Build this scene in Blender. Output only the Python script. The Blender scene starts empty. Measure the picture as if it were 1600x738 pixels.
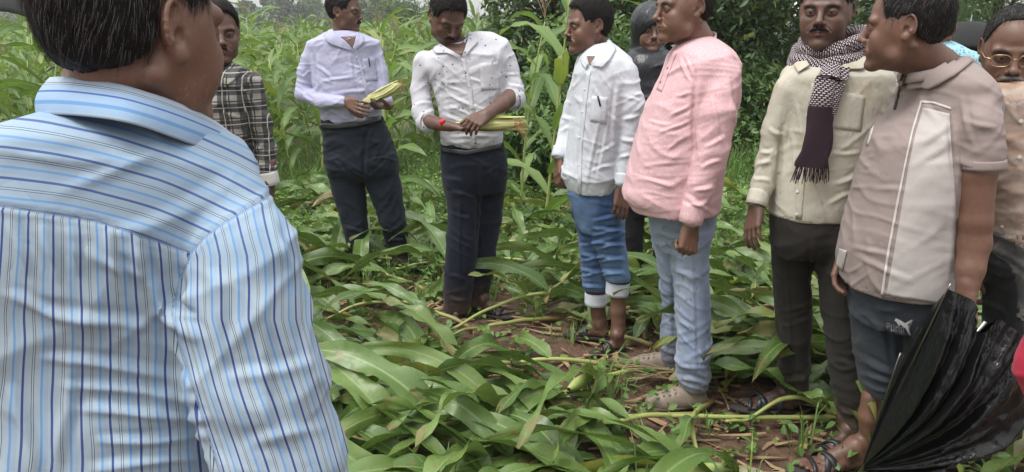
import bpy, math, random, os
import numpy as np
from mathutils import Vector, Matrix
from mathutils.bvhtree import BVHTree
random.seed(7); RNG = np.random.default_rng(7)
SC = bpy.context.scene
COL = SC.collection
D2R = math.radians

# ------------------------------------------------------------------ camera, sky, sun, exposure
CAM_H, FPX, PITCH = 1.55, 1186.0, D2R(15.05)
cam = bpy.data.cameras.new('camera'); camo = bpy.data.objects.new('camera', cam); COL.objects.link(camo)
cam.sensor_width = 36.0; cam.lens = 36.0*FPX/1600.0; cam.clip_start = 0.05; cam.clip_end = 2000
camo.location = (0, 0, CAM_H); camo.rotation_euler = (math.pi/2-PITCH, 0, 0)
SC.camera = camo
SUN_EL, SUN_AZ = D2R(62), D2R(235)     # azimuth clockwise from +Y
world = bpy.data.worlds.new('World'); SC.world = world; world.use_nodes = True
wn = world.node_tree.nodes; wl = world.node_tree.links; wn.clear()
sky = wn.new('ShaderNodeTexSky'); sky.sky_type = 'NISHITA'; sky.sun_disc = False
sky.sun_elevation = SUN_EL; sky.sun_rotation = SUN_AZ; sky.air_density = 1.0; sky.dust_density = 4.0; sky.ozone_density = 1.0
hs = wn.new('ShaderNodeHueSaturation'); hs.inputs['Saturation'].default_value = 0.16; hs.inputs['Value'].default_value = 1.0
# an overcast layer evens the dome out: soft grey cloud cover mixed over the clear sky
tc = wn.new('ShaderNodeTexCoord'); nz = wn.new('ShaderNodeTexNoise'); nz.inputs['Scale'].default_value = 2.2; nz.inputs['Detail'].default_value = 5
cr = wn.new('ShaderNodeValToRGB'); cr.color_ramp.elements[0].position = .3; cr.color_ramp.elements[1].position = .75
cr.color_ramp.elements[0].color = (9.6, 9.8, 10.0, 1); cr.color_ramp.elements[1].color = (13.5, 13.5, 13.4, 1)
mx = wn.new('ShaderNodeMix'); mx.data_type = 'RGBA'; mx.inputs[0].default_value = 0.75
bg = wn.new('ShaderNodeBackground'); bg.inputs['Strength'].default_value = 0.085
wo = wn.new('ShaderNodeOutputWorld')
wl.new(tc.outputs['Generated'], nz.inputs['Vector']); wl.new(nz.outputs['Fac'], cr.inputs['Fac'])
wl.new(sky.outputs['Color'], hs.inputs['Color']); wl.new(hs.outputs['Color'], mx.inputs[6]); wl.new(cr.outputs['Color'], mx.inputs[7])
sxz = wn.new('ShaderNodeSeparateXYZ'); wl.new(tc.outputs['Generated'], sxz.inputs[0])
ov = wn.new('ShaderNodeMapRange'); ov.inputs['From Min'].default_value = 0.15; ov.inputs['From Max'].default_value = 0.95; ov.inputs['To Min'].default_value = 0.60; ov.inputs['To Max'].default_value = 1.5
wl.new(sxz.outputs['Z'], ov.inputs['Value'])      # overcast skies are brightest overhead
vm = wn.new('ShaderNodeVectorMath'); vm.operation = 'SCALE'; wl.new(mx.outputs[2], vm.inputs[0]); wl.new(ov.outputs['Result'], vm.inputs['Scale'])
wl.new(vm.outputs[0], bg.inputs['Color']); wl.new(bg.outputs['Background'], wo.inputs['Surface'])
sun = bpy.data.lights.new('sun', 'SUN'); sun.energy = 1.5; sun.angle = D2R(24); sun.color = (1, .97, .92)
suno = bpy.data.objects.new('sun', sun); COL.objects.link(suno)
sd = Vector((math.sin(SUN_AZ)*math.cos(SUN_EL), math.cos(SUN_AZ)*math.cos(SUN_EL), math.sin(SUN_EL)))
suno.rotation_euler = sd.to_track_quat('Z', 'Y').to_euler()
SC.view_settings.view_transform = 'Standard'; SC.view_settings.look = 'None'
SC.view_settings.exposure = 0.76; SC.view_settings.gamma = 1.0
SC.cycles.max_bounces = 6; SC.cycles.transparent_max_bounces = 12; SC.cycles.volume_bounces = 0
SC.cycles.use_denoising = True

# ------------------------------------------------------------------ picture geometry: pixel of the photo + depth -> point of the place
CA, SA = math.cos(PITCH), math.sin(PITCH)
def ray(px, py):
    a = (px-800)/FPX; b = (369-py)/FPX
    return np.array([a, CA+b*SA, -SA+b*CA])
def P(px, py, Y):
    r = ray(px, py); t = Y/r[1]
    return np.array([r[0]*t, Y, CAM_H+r[2]*t])
def G(px, py, z=0.0):
    r = ray(px, py); t = (z-CAM_H)/r[2]
    return np.array([r[0]*t, r[1]*t, z])
def proj(V):
    y = V[:, 1]; z = V[:, 2]-CAM_H
    d = y*CA-z*SA; u = y*SA+z*CA
    return 800+FPX*V[:, 0]/d, 369-FPX*u/d
def mpp(p):
    return (p[1]*CA-(p[2]-CAM_H)*SA)/FPX
def nrm(v):
    v = np.asarray(v, float); return v/(np.linalg.norm(v)+1e-12)

# ------------------------------------------------------------------ noise
_perm = RNG.permutation(256).astype(np.int32); _perm = np.concatenate([_perm, _perm, _perm])
_grad = RNG.normal(size=(256, 3)).astype(np.float32); _grad /= np.linalg.norm(_grad, axis=1)[:, None]
def noise3(p):
    p = np.asarray(p, np.float32); i = np.floor(p).astype(np.int32); f = p-i; i &= 255
    w = f*f*f*(f*(f*6-15)+10); out = 0
    for dx in (0, 1):
        for dy in (0, 1):
            for dz in (0, 1):
                h = _perm[_perm[_perm[(i[..., 0]+dx) & 255]+((i[..., 1]+dy) & 255)]+((i[..., 2]+dz) & 255)] & 255
                g = _grad[h]
                d = (f[..., 0]-dx)*g[..., 0]+(f[..., 1]-dy)*g[..., 1]+(f[..., 2]-dz)*g[..., 2]
                wx = w[..., 0] if dx else 1-w[..., 0]; wy = w[..., 1] if dy else 1-w[..., 1]; wz = w[..., 2] if dz else 1-w[..., 2]
                out = out+d*wx*wy*wz
    return out*1.6

# ------------------------------------------------------------------ signed distance modelling + surface nets
def crom(xs, T):
    """stations (first column = key, increasing) -> interpolated columns at T"""
    xs = np.asarray(xs, float); k = xs[:, 0]; out = []
    m = np.gradient(xs[:, 1:], k, axis=0) if len(k) > 2 else np.repeat(((xs[1:, 1:]-xs[:1, 1:])/(k[1]-k[0])), 2, 0)
    T = np.clip(T, k[0], k[-1]); j = np.clip(np.searchsorted(k, T)-1, 0, len(k)-2)
    h = (k[j+1]-k[j]); t = (T-k[j])/h; t = t[:, None]; h = h[:, None]
    a = xs[j, 1:]; b = xs[j+1, 1:]
    return (2*t**3-3*t**2+1)*a+(t**3-2*t**2+t)*h*m[j]+(-2*t**3+3*t**2)*b+(t**3-t**2)*h*m[j+1]
class SDF:
    def __init__(s, res, R=None, o=(0, 0, 0)):
        s.res = res; s.R = np.eye(3) if R is None else np.asarray(R, float); s.o = np.asarray(o, float); s.p = []
    def L(s, p): return (np.asarray(p, float)-s.o) @ s.R          # world -> grid frame
    def cone(s, a, b, ra, rb, k=.01, flat=None, f=1.0, op='add', world=True):
        if world: a, b = s.L(a), s.L(b)
        else: a, b = np.asarray(a, float), np.asarray(b, float)
        ab = b-a; L2 = max(float(ab@ab), 1e-9)
        n = None
        if flat is not None: n = nrm(s.R.T@np.asarray(flat, float)) if world else nrm(flat)
        def fn(X, Y, Z):
            x = X-a[0]; y = Y-a[1]; z = Z-a[2]
            t = np.clip((x*ab[0]+y*ab[1]+z*ab[2])/L2, 0, 1)
            x = x-t*ab[0]; y = y-t*ab[1]; z = z-t*ab[2]
            if n is not None:
                q = (x*n[0]+y*n[1]+z*n[2])*(f-1); x = x+q*n[0]; y = y+q*n[1]; z = z+q*n[2]
            return np.sqrt(x*x+y*y+z*z)-(ra+(rb-ra)*t)
        r = max(ra, rb)*max(1, 1/min(f, 1.0)); s.p.append((fn, np.minimum(a, b)-r, np.maximum(a, b)+r, k, op)); return s
    def chain(s, pts, k=.01, **kw):
        for q0, q1 in zip(pts[:-1], pts[1:]): s.cone(q0[:3], q1[:3], q0[3], q1[3], k, **kw)
        return s
    def ell(s, c, r, k=.01, op='add', Q=None, world=False):
        c = s.L(c) if world else np.asarray(c, float); r = np.asarray(r, float)
        if Q is not None: Q = np.asarray(Q, float)
        def fn(X, Y, Z):
            x = X-c[0]; y = Y-c[1]; z = Z-c[2]
            if Q is not None:
                x, y, z = (Q[0, 0]*x+Q[1, 0]*y+Q[2, 0]*z, Q[0, 1]*x+Q[1, 1]*y+Q[2, 1]*z, Q[0, 2]*x+Q[1, 2]*y+Q[2, 2]*z)
            k0 = np.sqrt((x/r[0])**2+(y/r[1])**2+(z/r[2])**2); k1 = np.sqrt((x/r[0]**2)**2+(y/r[1]**2)**2+(z/r[2]**2)**2)
            return k0*(k0-1)/(k1+1e-6)
        m = r.max() if Q is not None else r; s.p.append((fn, c-m, c+m, k, op)); return s
    def loft(s, st, k=.02, n=2.3, op='add', cap=.012):
        """st rows: z, cx, cy, rx, ry (world-aligned grid only)"""
        st = np.array(sorted(st, key=lambda r: r[0]), float); z0, z1 = st[0, 0], st[-1, 0]
        def fn(X, Y, Z):
            zz = Z.ravel(); c = crom(st, zz); sh = Z.shape
            cx, cy, rx, ry = [c[:, i].reshape(sh).astype(np.float32) for i in range(4)]
            x = (X-cx)/rx; y = (Y-cy)/ry
            k0 = (np.abs(x)**n+np.abs(y)**n)**(1/n)+1e-6
            d = (k0-1)*np.sqrt((X-cx)**2+(Y-cy)**2)/k0
            d = np.where(k0 < .25, -np.minimum(rx, ry)*.8, d)
            c2 = np.maximum(z0-Z, Z-z1); h = np.maximum(cap-np.abs(d-c2), 0)/cap
            return np.maximum(d, c2)+h*h*cap*.25
        lo = np.array([(st[:, 1]-st[:, 3]).min()-.02, (st[:, 2]-st[:, 4]).min()-.02, z0]); hi = np.array([(st[:, 1]+st[:, 3]).max()+.02, (st[:, 2]+st[:, 4]).max()+.02, z1])
        s.p.append((fn, lo, hi, k, op)); return s
    def build(s, smooth=2, clip=None):
        h = s.res
        adds = [q for q in s.p if q[4] == 'add']
        lo = np.min([q[1] for q in adds], 0)-3*h; hi = np.max([q[2] for q in adds], 0)+3*h
        if clip is not None: lo = np.maximum(lo, clip[0]); hi = np.minimum(hi, clip[1])
        n = np.ceil((hi-lo)/h).astype(int)+1
        F = np.full(n, .2, np.float32)
        ax = [(lo[i]+np.arange(n[i])*h).astype(np.float32) for i in range(3)]
        for fn, a, b, k, op in s.p:
            m = k+3*h
            i0 = np.maximum(np.floor((a-m-lo)/h).astype(int), 0); i1 = np.minimum(np.ceil((b+m-lo)/h).astype(int)+1, n)
            if (i1 <= i0).any(): continue
            sl = tuple(slice(i0[i], i1[i]) for i in range(3))
            d = fn(ax[0][sl[0]][:, None, None], ax[1][sl[1]][None, :, None], ax[2][sl[2]][None, None, :]).astype(np.float32)
            A = F[sl]
            if op == 'add':
                q = np.maximum(k-np.abs(A-d), 0)/max(k, 1e-6); F[sl] = np.minimum(A, d)-q*q*k*.25
            elif op == 'sub':
                d = -d; q = np.maximum(k-np.abs(A-d), 0)/max(k, 1e-6); F[sl] = np.maximum(A, d)+q*q*k*.25
        for i in range(3):                                           # close at the borders
            for e in (0, -1):
                ix = [slice(None)]*3; ix[i] = e; F[tuple(ix)] = np.maximum(F[tuple(ix)], h)
        V, Q = nets(F, lo, h)
        for _ in range(smooth): V = lap(V, Q)
        return V @ s.R.T+s.o, Q
def nets(F, lo, h):
    S = F < 0
    c = S[:-1, :-1, :-1].astype(np.int8)
    for dx, dy, dz in ((1,0,0),(0,1,0),(0,0,1),(1,1,0),(1,0,1),(0,1,1),(1,1,1)):
        c = c+S[dx:S.shape[0]-1+dx, dy:S.shape[1]-1+dy, dz:S.shape[2]-1+dz]
    I = np.argwhere((c > 0) & (c < 8)); idx = np.full(c.shape, -1, np.int64); idx[I[:, 0], I[:, 1], I[:, 2]] = np.arange(len(I))
    cor = [(a, b, d) for a in (0, 1) for b in (0, 1) for d in (0, 1)]
    val = {q: F[I[:, 0]+q[0], I[:, 1]+q[1], I[:, 2]+q[2]] for q in cor}
    acc = np.zeros((len(I), 3)); cnt = np.zeros(len(I))
    for q in cor:
        for a in range(3):
            if q[a] == 0:
                r = list(q); r[a] = 1; r = tuple(r); f0, f1 = val[q], val[r]; m = (f0 < 0) != (f1 < 0)
                t = np.where(m, f0/(f0-f1+1e-12*(f0 == f1)), 0)
                pt = np.tile(np.array(q, float), (len(I), 1)); pt[:, a] = t
                acc += pt*m[:, None]; cnt += m
    V = lo+(I+acc/cnt[:, None])*h
    Q = []
    for a in range(3):
        b, d = (a+1) % 3, (a+2) % 3
        s0 = [slice(None)]*3; s1 = [slice(None)]*3; s0[a] = slice(None, -1); s1[a] = slice(1, None)
        C = S[tuple(s0)] != S[tuple(s1)]; E = np.argwhere(C)
        E = E[(E[:, b] > 0) & (E[:, d] > 0) & (E[:, b] < F.shape[b]-1) & (E[:, d] < F.shape[d]-1)]
        fl = S[E[:, 0], E[:, 1], E[:, 2]]
        def cell(ob, od):
            e = E.copy(); e[:, b] += ob; e[:, d] += od; return idx[e[:, 0], e[:, 1], e[:, 2]]
        q = np.stack([cell(-1, -1), cell(0, -1), cell(0, 0), cell(-1, 0)], 1); q[~fl] = q[~fl][:, ::-1]
        Q.append(q)
    return V, np.concatenate(Q)
def lap(V, Q, f=.5):
    n = len(V); s = np.zeros_like(V); c = np.zeros(n)
    for a, b in ((0, 1), (1, 2), (2, 3), (3, 0)):
        for i, j in ((a, b), (b, a)):
            c += np.bincount(Q[:, i], minlength=n)
            for d in range(3): s[:, d] += np.bincount(Q[:, i], weights=V[Q[:, j], d], minlength=n)
    return V+(s/np.maximum(c, 1)[:, None]-V)*f
def normals(V, Q):
    n = np.cross(V[Q[:, 2]]-V[Q[:, 0]], V[Q[:, 3]]-V[Q[:, 1]]); N = np.zeros_like(V)
    for i in range(4):
        for d in range(3): N[:, d] += np.bincount(Q[:, i], weights=n[:, d], minlength=len(V))
    return N/(np.linalg.norm(N, axis=1)[:, None]+1e-12)

# ------------------------------------------------------------------ object helpers
def mesh_obj(name, V, F, mat, parent=None, smooth=True, uv=None, attrs=None, mats=None, midx=None):
    me = bpy.data.meshes.new(name); V = np.asarray(V, np.float32)
    if isinstance(F, np.ndarray):
        k = F.shape[1]; me.vertices.add(len(V)); me.vertices.foreach_set('co', V.ravel())
        me.loops.add(F.size); me.loops.foreach_set('vertex_index', F.ravel().astype(np.int32))
        me.polygons.add(len(F)); me.polygons.foreach_set('loop_start', np.arange(0, F.size, k, dtype=np.int32))
        me.update(calc_edges=True)
    else:
        me.from_pydata([tuple(v) for v in V], [], F)
    if smooth and len(me.polygons): me.polygons.foreach_set('use_smooth', np.ones(len(me.polygons), bool))
    if uv is not None:
        l = me.uv_layers.new(name='UVMap'); li = np.empty(len(me.loops), np.int32); me.loops.foreach_get('vertex_index', li)
        l.data.foreach_set('uv', np.asarray(uv, np.float32)[li].ravel())
    for k2, a in (attrs or {}).items():
        a = np.asarray(a, np.float32)
        if a.ndim == 1: me.attributes.new(k2, 'FLOAT', 'POINT').data.foreach_set('value', a)
        else: me.attributes.new(k2, 'FLOAT_VECTOR', 'POINT').data.foreach_set('vector', a.ravel())
    for m in (mats or [mat]): me.materials.append(m)
    if midx is not None: me.polygons.foreach_set('material_index', np.asarray(midx, np.int32))
    me.update()
    o = bpy.data.objects.new(name, me); COL.objects.link(o)
    if parent is not None: o.parent = parent; o.matrix_parent_inverse = parent.matrix_basis.inverted()
    return o
def tag(o, label=None, cat=None, group=None, kind=None):
    if label: o['label'] = label
    if cat: o['category'] = cat
    if group: o['group'] = group
    if kind: o['kind'] = kind
    return o
def empty(name, loc, label=None, cat=None, group=None, kind=None):
    o = bpy.data.objects.new(name, None); COL.objects.link(o); o.location = loc; o.empty_display_size = .1
    return tag(o, label, cat, group, kind)
class MB:
    """plain quad mesh collector with uv"""
    def __init__(s): s.v = []; s.f = []; s.uv = []; s.n = 0
    def grid(s, A, U=None, close=False):
        """A (n,m,3) points; U (n,m,2)"""
        A = np.asarray(A, float); n, m = A.shape[:2]
        if U is None:
            U = np.stack(np.meshgrid(np.linspace(0, 1, n), np.linspace(0, 1, m), indexing='ij'), -1)
        i = np.arange(n*m).reshape(n, m)+s.n
        if close: j = np.roll(i, -1, 1); q = np.stack([i[:-1], i[1:], j[1:], j[:-1]], -1).reshape(-1, 4)
        else: q = np.stack([i[:-1, :-1], i[1:, :-1], i[1:, 1:], i[:-1, 1:]], -1).reshape(-1, 4)
        s.v.append(A.reshape(-1, 3)); s.uv.append(np.asarray(U, float).reshape(-1, 2)); s.f.append(q); s.n += n*m; return s
    def tube(s, pts, rad, n=8, cap=True):
        pts = np.asarray(pts, float); k = len(pts); rad = np.broadcast_to(rad, (k,)).astype(float)
        T = np.gradient(pts, axis=0); T /= np.linalg.norm(T, axis=1)[:, None]+1e-12
        up = np.array([0, 0, 1.0]) if abs(T[0][2]) < .9 else np.array([1.0, 0, 0]); rings = []
        for i in range(k):
            a = nrm(np.cross(up, T[i])); b = np.cross(T[i], a); up = b if False else up
            th = np.linspace(0, 2*np.pi, n, endpoint=False)
            rings.append(pts[i]+rad[i]*(np.cos(th)[:, None]*a+np.sin(th)[:, None]*b))
        if cap: rings = [np.tile(pts[0], (n, 1))]+rings+[np.tile(pts[-1], (n, 1))]
        rings = np.array(rings)
        U = np.stack(np.meshgrid(np.linspace(0, 1, len(rings)), np.linspace(0, 1, n), indexing='ij'), -1)
        return s.grid(rings, U, close=True)
    def obj(s, name, mat, parent=None, smooth=True, **kw):
        return mesh_obj(name, np.concatenate(s.v), np.concatenate(s.f), mat, parent, smooth, uv=np.concatenate(s.uv), **kw)

# ------------------------------------------------------------------ materials
def node_mat(name):
    m = bpy.data.materials.new(name); m.use_nodes = True; nt = m.node_tree; b = nt.nodes['Principled BSDF']
    return m, nt, b
class NT:
    """tiny node builder"""
    def __init__(s, nt): s.t = nt
    def n(s, typ, **kw):
        o = s.t.nodes.new(typ)
        for k, v in kw.items():
            if k.startswith('i_'):
                key = k[2:]; key = int(key) if key.isdigit() else key.replace('_', ' ')
                if hasattr(v, 'is_output') or isinstance(v, bpy.types.NodeSocket): s.t.links.new(v, o.inputs[key])
                else: o.inputs[key].default_value = v
            else: setattr(o, k, v)
        return o
    def math(s, op, a, b=0.0, c=None, clamp=False):
        o = s.t.nodes.new('ShaderNodeMath'); o.operation = op; o.use_clamp = clamp
        for i, v in enumerate((a, b) if c is None else (a, b, c)):
            if isinstance(v, bpy.types.NodeSocket): s.t.links.new(v, o.inputs[i])
            else: o.inputs[i].default_value = v
        return o.outputs[0]
    def mix(s, f, a, b, typ='MIX'):
        o = s.t.nodes.new('ShaderNodeMix'); o.data_type = 'RGBA'; o.blend_type = typ; o.clamp_factor = True
        for i, v in ((0, f), (6, a), (7, b)):
            if isinstance(v, bpy.types.NodeSocket): s.t.links.new(v, o.inputs[i])
            else: o.inputs[i].default_value = (tuple(v)+(1,))[:4] if i else v
        return o.outputs[2]
    def noise(s, scale, detail=3, vec=None, rough=.5, out='Fac'):
        o = s.t.nodes.new('ShaderNodeTexNoise'); o.inputs['Scale'].default_value = scale; o.inputs['Detail'].default_value = detail; o.inputs['Roughness'].default_value = rough
        if vec is not None: s.t.links.new(vec, o.inputs['Vector'])
        return o.outputs[out]
    def attr(s, name, out='Fac'):
        o = s.t.nodes.new('ShaderNodeAttribute'); o.attribute_name = name; return o.outputs[out]
    def obj(s, scale=(1, 1, 1)):
        t = s.t.nodes.new('ShaderNodeTexCoord'); m = s.t.nodes.new('ShaderNodeMapping'); m.inputs['Scale'].default_value = scale
        s.t.links.new(t.outputs['Object'], m.inputs['Vector']); return m.outputs['Vector']
    def bump(s, h, strength=.3, dist=.01, nrml=None):
        o = s.t.nodes.new('ShaderNodeBump'); o.inputs['Strength'].default_value = strength; o.inputs['Distance'].default_value = dist
        s.t.links.new(h, o.inputs['Height'])
        if nrml is not None: s.t.links.new(nrml, o.inputs['Normal'])
        return o.outputs['Normal']
    def ramp(s, f, stops):
        o = s.t.nodes.new('ShaderNodeValToRGB'); e = o.color_ramp.elements
        while len(e) < len(stops): e.new(.5)
        for q, (p, c) in zip(e, stops): q.position = p; q.color = (tuple(c)+(1,))[:4]
        s.t.links.new(f, o.inputs[0]); return o.outputs[0]
def lk(m, a, b): m.node_tree.links.new(a, b)
def skin_mat(name, col, rough=.47):
    m, nt, b = node_mat(name); N = NT(nt)
    v = N.obj(); n1 = N.noise(14, 4, v); n2 = N.noise(120, 2, v)
    n5 = N.noise(45, 4, v, .65); c = N.mix(n1, (col[0]*.62, col[1]*.58, col[2]*.60), (col[0]*1.25, col[1]*1.28, col[2]*1.25)); c = N.mix(N.math('MULTIPLY', n5, .5), c, (col[0]*.72, col[1]*.62, col[2]*.62))
    c = N.mix(N.attr('dark'), c, (col[0]*.12, col[1]*.13, col[2]*.15))
    c = N.mix(N.attr('lip'), c, (col[0]*.75, col[1]*.5, col[2]*.55))
    c = N.mix(N.attr('pale'), c, (min(1, col[0]*1.9), col[1]*1.9, col[2]*1.9))
    nt.links.new(c, b.inputs['Base Color']); b.inputs['Roughness'].default_value = rough
    b.inputs['Subsurface Weight'].default_value = .08; b.inputs['Subsurface Radius'].default_value = (.012, .005, .003); b.inputs['Subsurface Scale'].default_value = .3
    nt.links.new(N.bump(N.noise(320, 3, v), .25, .0015, N.bump(n2, .25, .002)), b.inputs['Normal']); return m
def cloth_mat(name, col, col2=None, rough=.85, weave=900, wr=.5, fade=None, sheen=.06, wrs=26):
    m, nt, b = node_mat(name); N = NT(nt); v = N.obj()
    n1 = N.noise(7, 4, v)
    c = N.mix(N.math('MULTIPLY', n1, .9), col, col2 or tuple(x*.86 for x in col))
    if any(k in name for k in ('trouser', 'denim', 'navy')):          # mud on the hems, with contact shade painted into the same brown
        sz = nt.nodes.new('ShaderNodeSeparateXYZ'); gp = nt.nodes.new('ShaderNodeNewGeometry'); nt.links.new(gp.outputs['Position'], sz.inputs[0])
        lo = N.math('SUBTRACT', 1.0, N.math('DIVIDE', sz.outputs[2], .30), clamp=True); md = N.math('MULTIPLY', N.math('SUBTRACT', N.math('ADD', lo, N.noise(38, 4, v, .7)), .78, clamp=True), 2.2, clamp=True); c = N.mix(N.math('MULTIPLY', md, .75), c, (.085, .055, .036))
    n3 = N.noise(weave, 1, v); c = N.mix(N.math('MULTIPLY', n3, .22), c, tuple(x*.6 for x in col))
    nt.links.new(c, b.inputs['Base Color']); b.inputs['Roughness'].default_value = rough; b.inputs['Sheen Weight'].default_value = sheen; b.inputs['Specular IOR Level'].default_value = .2
    w = N.noise(wrs, 3, N.obj((1, 1, .55)), .45); w = N.math('POWER', N.math('ABSOLUTE', N.math('SUBTRACT', w, .5)), .7)
    nt.links.new(N.bump(n3, .15, .0008, N.bump(w, wr*.7, .010)), b.inputs['Normal'])
    m['c'] = 1; return m, N, c, b
def plain(name, col, rough=.5, metal=0.0, nscale=30, var=.25, bump=.1, coat=0.0):
    m, nt, b = node_mat(name); N = NT(nt); v = N.obj(); n = N.noise(nscale, 4, v)
    nt.links.new(N.mix(n, tuple(x*(1-var) for x in col), tuple(min(1, x*(1+var)) for x in col)), b.inputs['Base Color'])
    b.inputs['Roughness'].default_value = rough; b.inputs['Metallic'].default_value = metal; b.inputs['Coat Weight'].default_value = coat
    if bump: nt.links.new(N.bump(N.noise(nscale*3, 3, v), bump, .005), b.inputs['Normal'])
    return m
# ------------------------------------------------------------------ people: head, hand, foot, garments
def rotz(a): c, s = math.cos(a), math.sin(a); return np.array([[c, -s, 0], [s, c, 0], [0, 0, 1.]])
def rotx(a): c, s = math.cos(a), math.sin(a); return np.array([[1., 0, 0], [0, c, -s], [0, s, c]])
def roty(a): c, s = math.cos(a), math.sin(a); return np.array([[c, 0, s], [0, 1., 0], [-s, 0, c]])
EYE = None
def eye_mat():
    m, nt, b = node_mat('eye'); N = NT(nt); t = nt.nodes.new('ShaderNodeTexCoord'); sx = nt.nodes.new('ShaderNodeSeparateXYZ'); nt.links.new(t.outputs['Object'], sx.inputs[0])
    r = N.math('SQRT', N.math('ADD', N.math('POWER', sx.outputs[0], 2), N.math('POWER', sx.outputs[2], 2)))
    nt.links.new(N.ramp(N.math('MULTIPLY', r, 100), [(0, (.005, .004, .004)), (.28, (.01, .007, .005)), (.34, (.05, .02, .01)), (.62, (.03, .012, .008)), (.68, (.17, .14, .125)), (1, (.12, .08, .07))]), b.inputs['Base Color'])
    b.inputs['Roughness'].default_value = .3; return m
def hair_mat(name, grey=0.0):
    m, nt, b = node_mat(name); N = NT(nt); v = N.obj((1, 1, .25)); n = N.noise(260, 2, v)
    t = N.math('GREATER_THAN', n, .66 if grey else 2.0)
    c = N.mix(n, (.004, .0035, .0035), (.016, .013, .012)); c = N.mix(N.math('MULTIPLY', t, .35), c, (.12, .115, .11))
    nt.links.new(c, b.inputs['Base Color']); b.inputs['Roughness'].default_value = .65; b.inputs['Specular IOR Level'].default_value = .2
    nt.links.new(N.bump(n, .5, .004), b.inputs['Normal']); return m
class Head:
    def __init__(h, pos, yaw, pitch=0, roll=0, s=1.0, neck=None, nr=.056, full=1.0, res=.0026, jaw=1.0, nose=1.0, jowl=0.0):
        yaw = yaw-math.degrees(math.atan2(pos[0], pos[1])); h.yaw = yaw      # yaw is as seen from the standpoint
        h.R = rotz(D2R(yaw))@rotx(D2R(pitch))@roty(D2R(roll)); h.o = np.asarray(pos, float); h.s = s
        S = h.S = SDF(res, h.R, h.o)
        def e(c, r, k=.014, **kw): S.ell(np.array(c)*s, np.array(r)*s, k*s, **kw)
        def c(a, b, ra, rb, k=.01, **kw): S.cone(np.array(a)*s, np.array(b)*s, ra*s, rb*s, k*s, world=False, **kw)
        e((0, .016, .036), (.074*full, .096, .082), 0)
        e((0, -.022, .03), (.066*full, .068, .07), .02)
        e((0, -.03, -.032), (.06*full, .06, .075), .02)
        e((0, -.036, -.073), (.047*full*jaw, .048, .037), .02)
        for x in (-1, 1):
            c((x*.056*full, .008, -.03), (x*.047*full*jaw, -.018, -.075), .018, .016, .02)
            c((x*.047*full*jaw, -.018, -.077), (x*.012, -.072, -.1), .017+.004*jowl, .014, .018)
            e((x*.042*full, -.058, -.026), (.022, .024, .02), .018)
            if jowl: e((x*.04*full, -.045, -.062), (.024, .028, .03), .02)
            e((x*.062*full, -.015, .0), (.016, .04, .035), .02); e((x*.043*full, -.045, -.048), (.022, .032, .030), .02)
        e((0, -.081, -.1), (.021, .017, .016), .016)
        c((-.046, -.077, .0185), (.046, -.077, .0185), .0115, .0115, .014); c((-.02, -.0865, .016), (.02, -.0865, .016), .0095, .0095, .012)
        for x in (-1, 1): e((x*.032, -.100, -.002), (.018, .018, .0125), .014, op='sub')
        # nose
        c((0, -.086, .012), (0, -.106*1, -.026), .0085, .0105*nose, .010); e((0, -.108-.003*nose, -.031), (.012*nose, .011, .0095), .006)
        for x in (-1, 1):
            e((x*.0135*nose, -.098, -.036), (.0075, .010, .0075), .005); e((x*.007, -.104, -.0425), (.0034, .005, .0035), .003, op='sub')
        # muzzle, lips
        e((0, -.079, -.062), (.037, .019, .025), .014)
        for x in (-1, 1):
            c((0, -.0985, -.0600), (x*.026, -.0845, -.0645), .0052, .0025, .004); c((0, -.0965, -.0705), (x*.024, -.0845, -.0665), .0060, .003, .004)
        [c((0, -.1035, -.0650), (x*.026, -.0885, -.0656), .0014, .0012, .002, op='sub') for x in (-1, 1)]
        c((-.014, -.101, -.081), (.014, -.101, -.081), .004, .004, .008, op='sub')
        for x in (-1, 1):
            c((x*.020, -.0965, -.038), (x*.035, -.083, -.060), .0015, .0010, .006, op='sub'); c((x*.006, -.0985, .012), (x*.007, -.0975, .026), .0012, .001, .004, op='sub')
            c((x*.014, -.090, -.010), (x*.030, -.0865, -.0165), .0014, .001, .006, op='sub')
        # lids
        for x in (-1, 1):
            e((x*.031, -.0738, -.001), (.0168, .0160, .0130), .006)
            for sg, zz, rr in ((1, .0052, .0026), (-1, -.0082, .0016)):
                pts = [(x*.031+dx, -.0865+abs(dx)**2*28, zz*(1-(dx/.0185)**2)) for dx in np.linspace(-.016, .016, 7)]
                for q0, q1 in zip(pts[:-1], pts[1:]): c(q0, q1, rr, rr, .003)
            e((x*.031, -.0925, -.0026), (.0128, .0085, .0027), .0016, op='sub')
        # ears
        for x in (-1, 1):
            q = rotz(-x*D2R(17)); X = x*(.0705*full); e((X+x*.0035, .016, .0), (.0062, .017, .0285), .005, Q=q)
            pts = []
            for a in np.linspace(-40, 228, 16):
                aa = D2R(a); yy = .016+.0165*math.cos(aa)*(1.0 if a < 90 else .85); pts.append((X+x*(.0045+.30*(yy-.0)), yy, .001+.0285*math.sin(aa)))
            for q0, q1 in zip(pts[:-1], pts[1:]): c(q0, q1, .0031, .0031, .0022)
            c((X+x*.0075, .021, .014), (X+x*.0085, .020, -.012), .0026, .003, .004); e((X+x*.0065, .008, -.0285), (.0052, .0085, .0088), .005)
            e((X+x*.0100, .0195, .006), (.0032, .0062, .016), .003, op='sub'); e((X+x*.0085, .0085, -.008), (.0062, .0068, .0095), .003, op='sub'); e((X+x*.005, -.002, -.007), (.0045, .004, .007), .003)
        h.neck = neck
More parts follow.
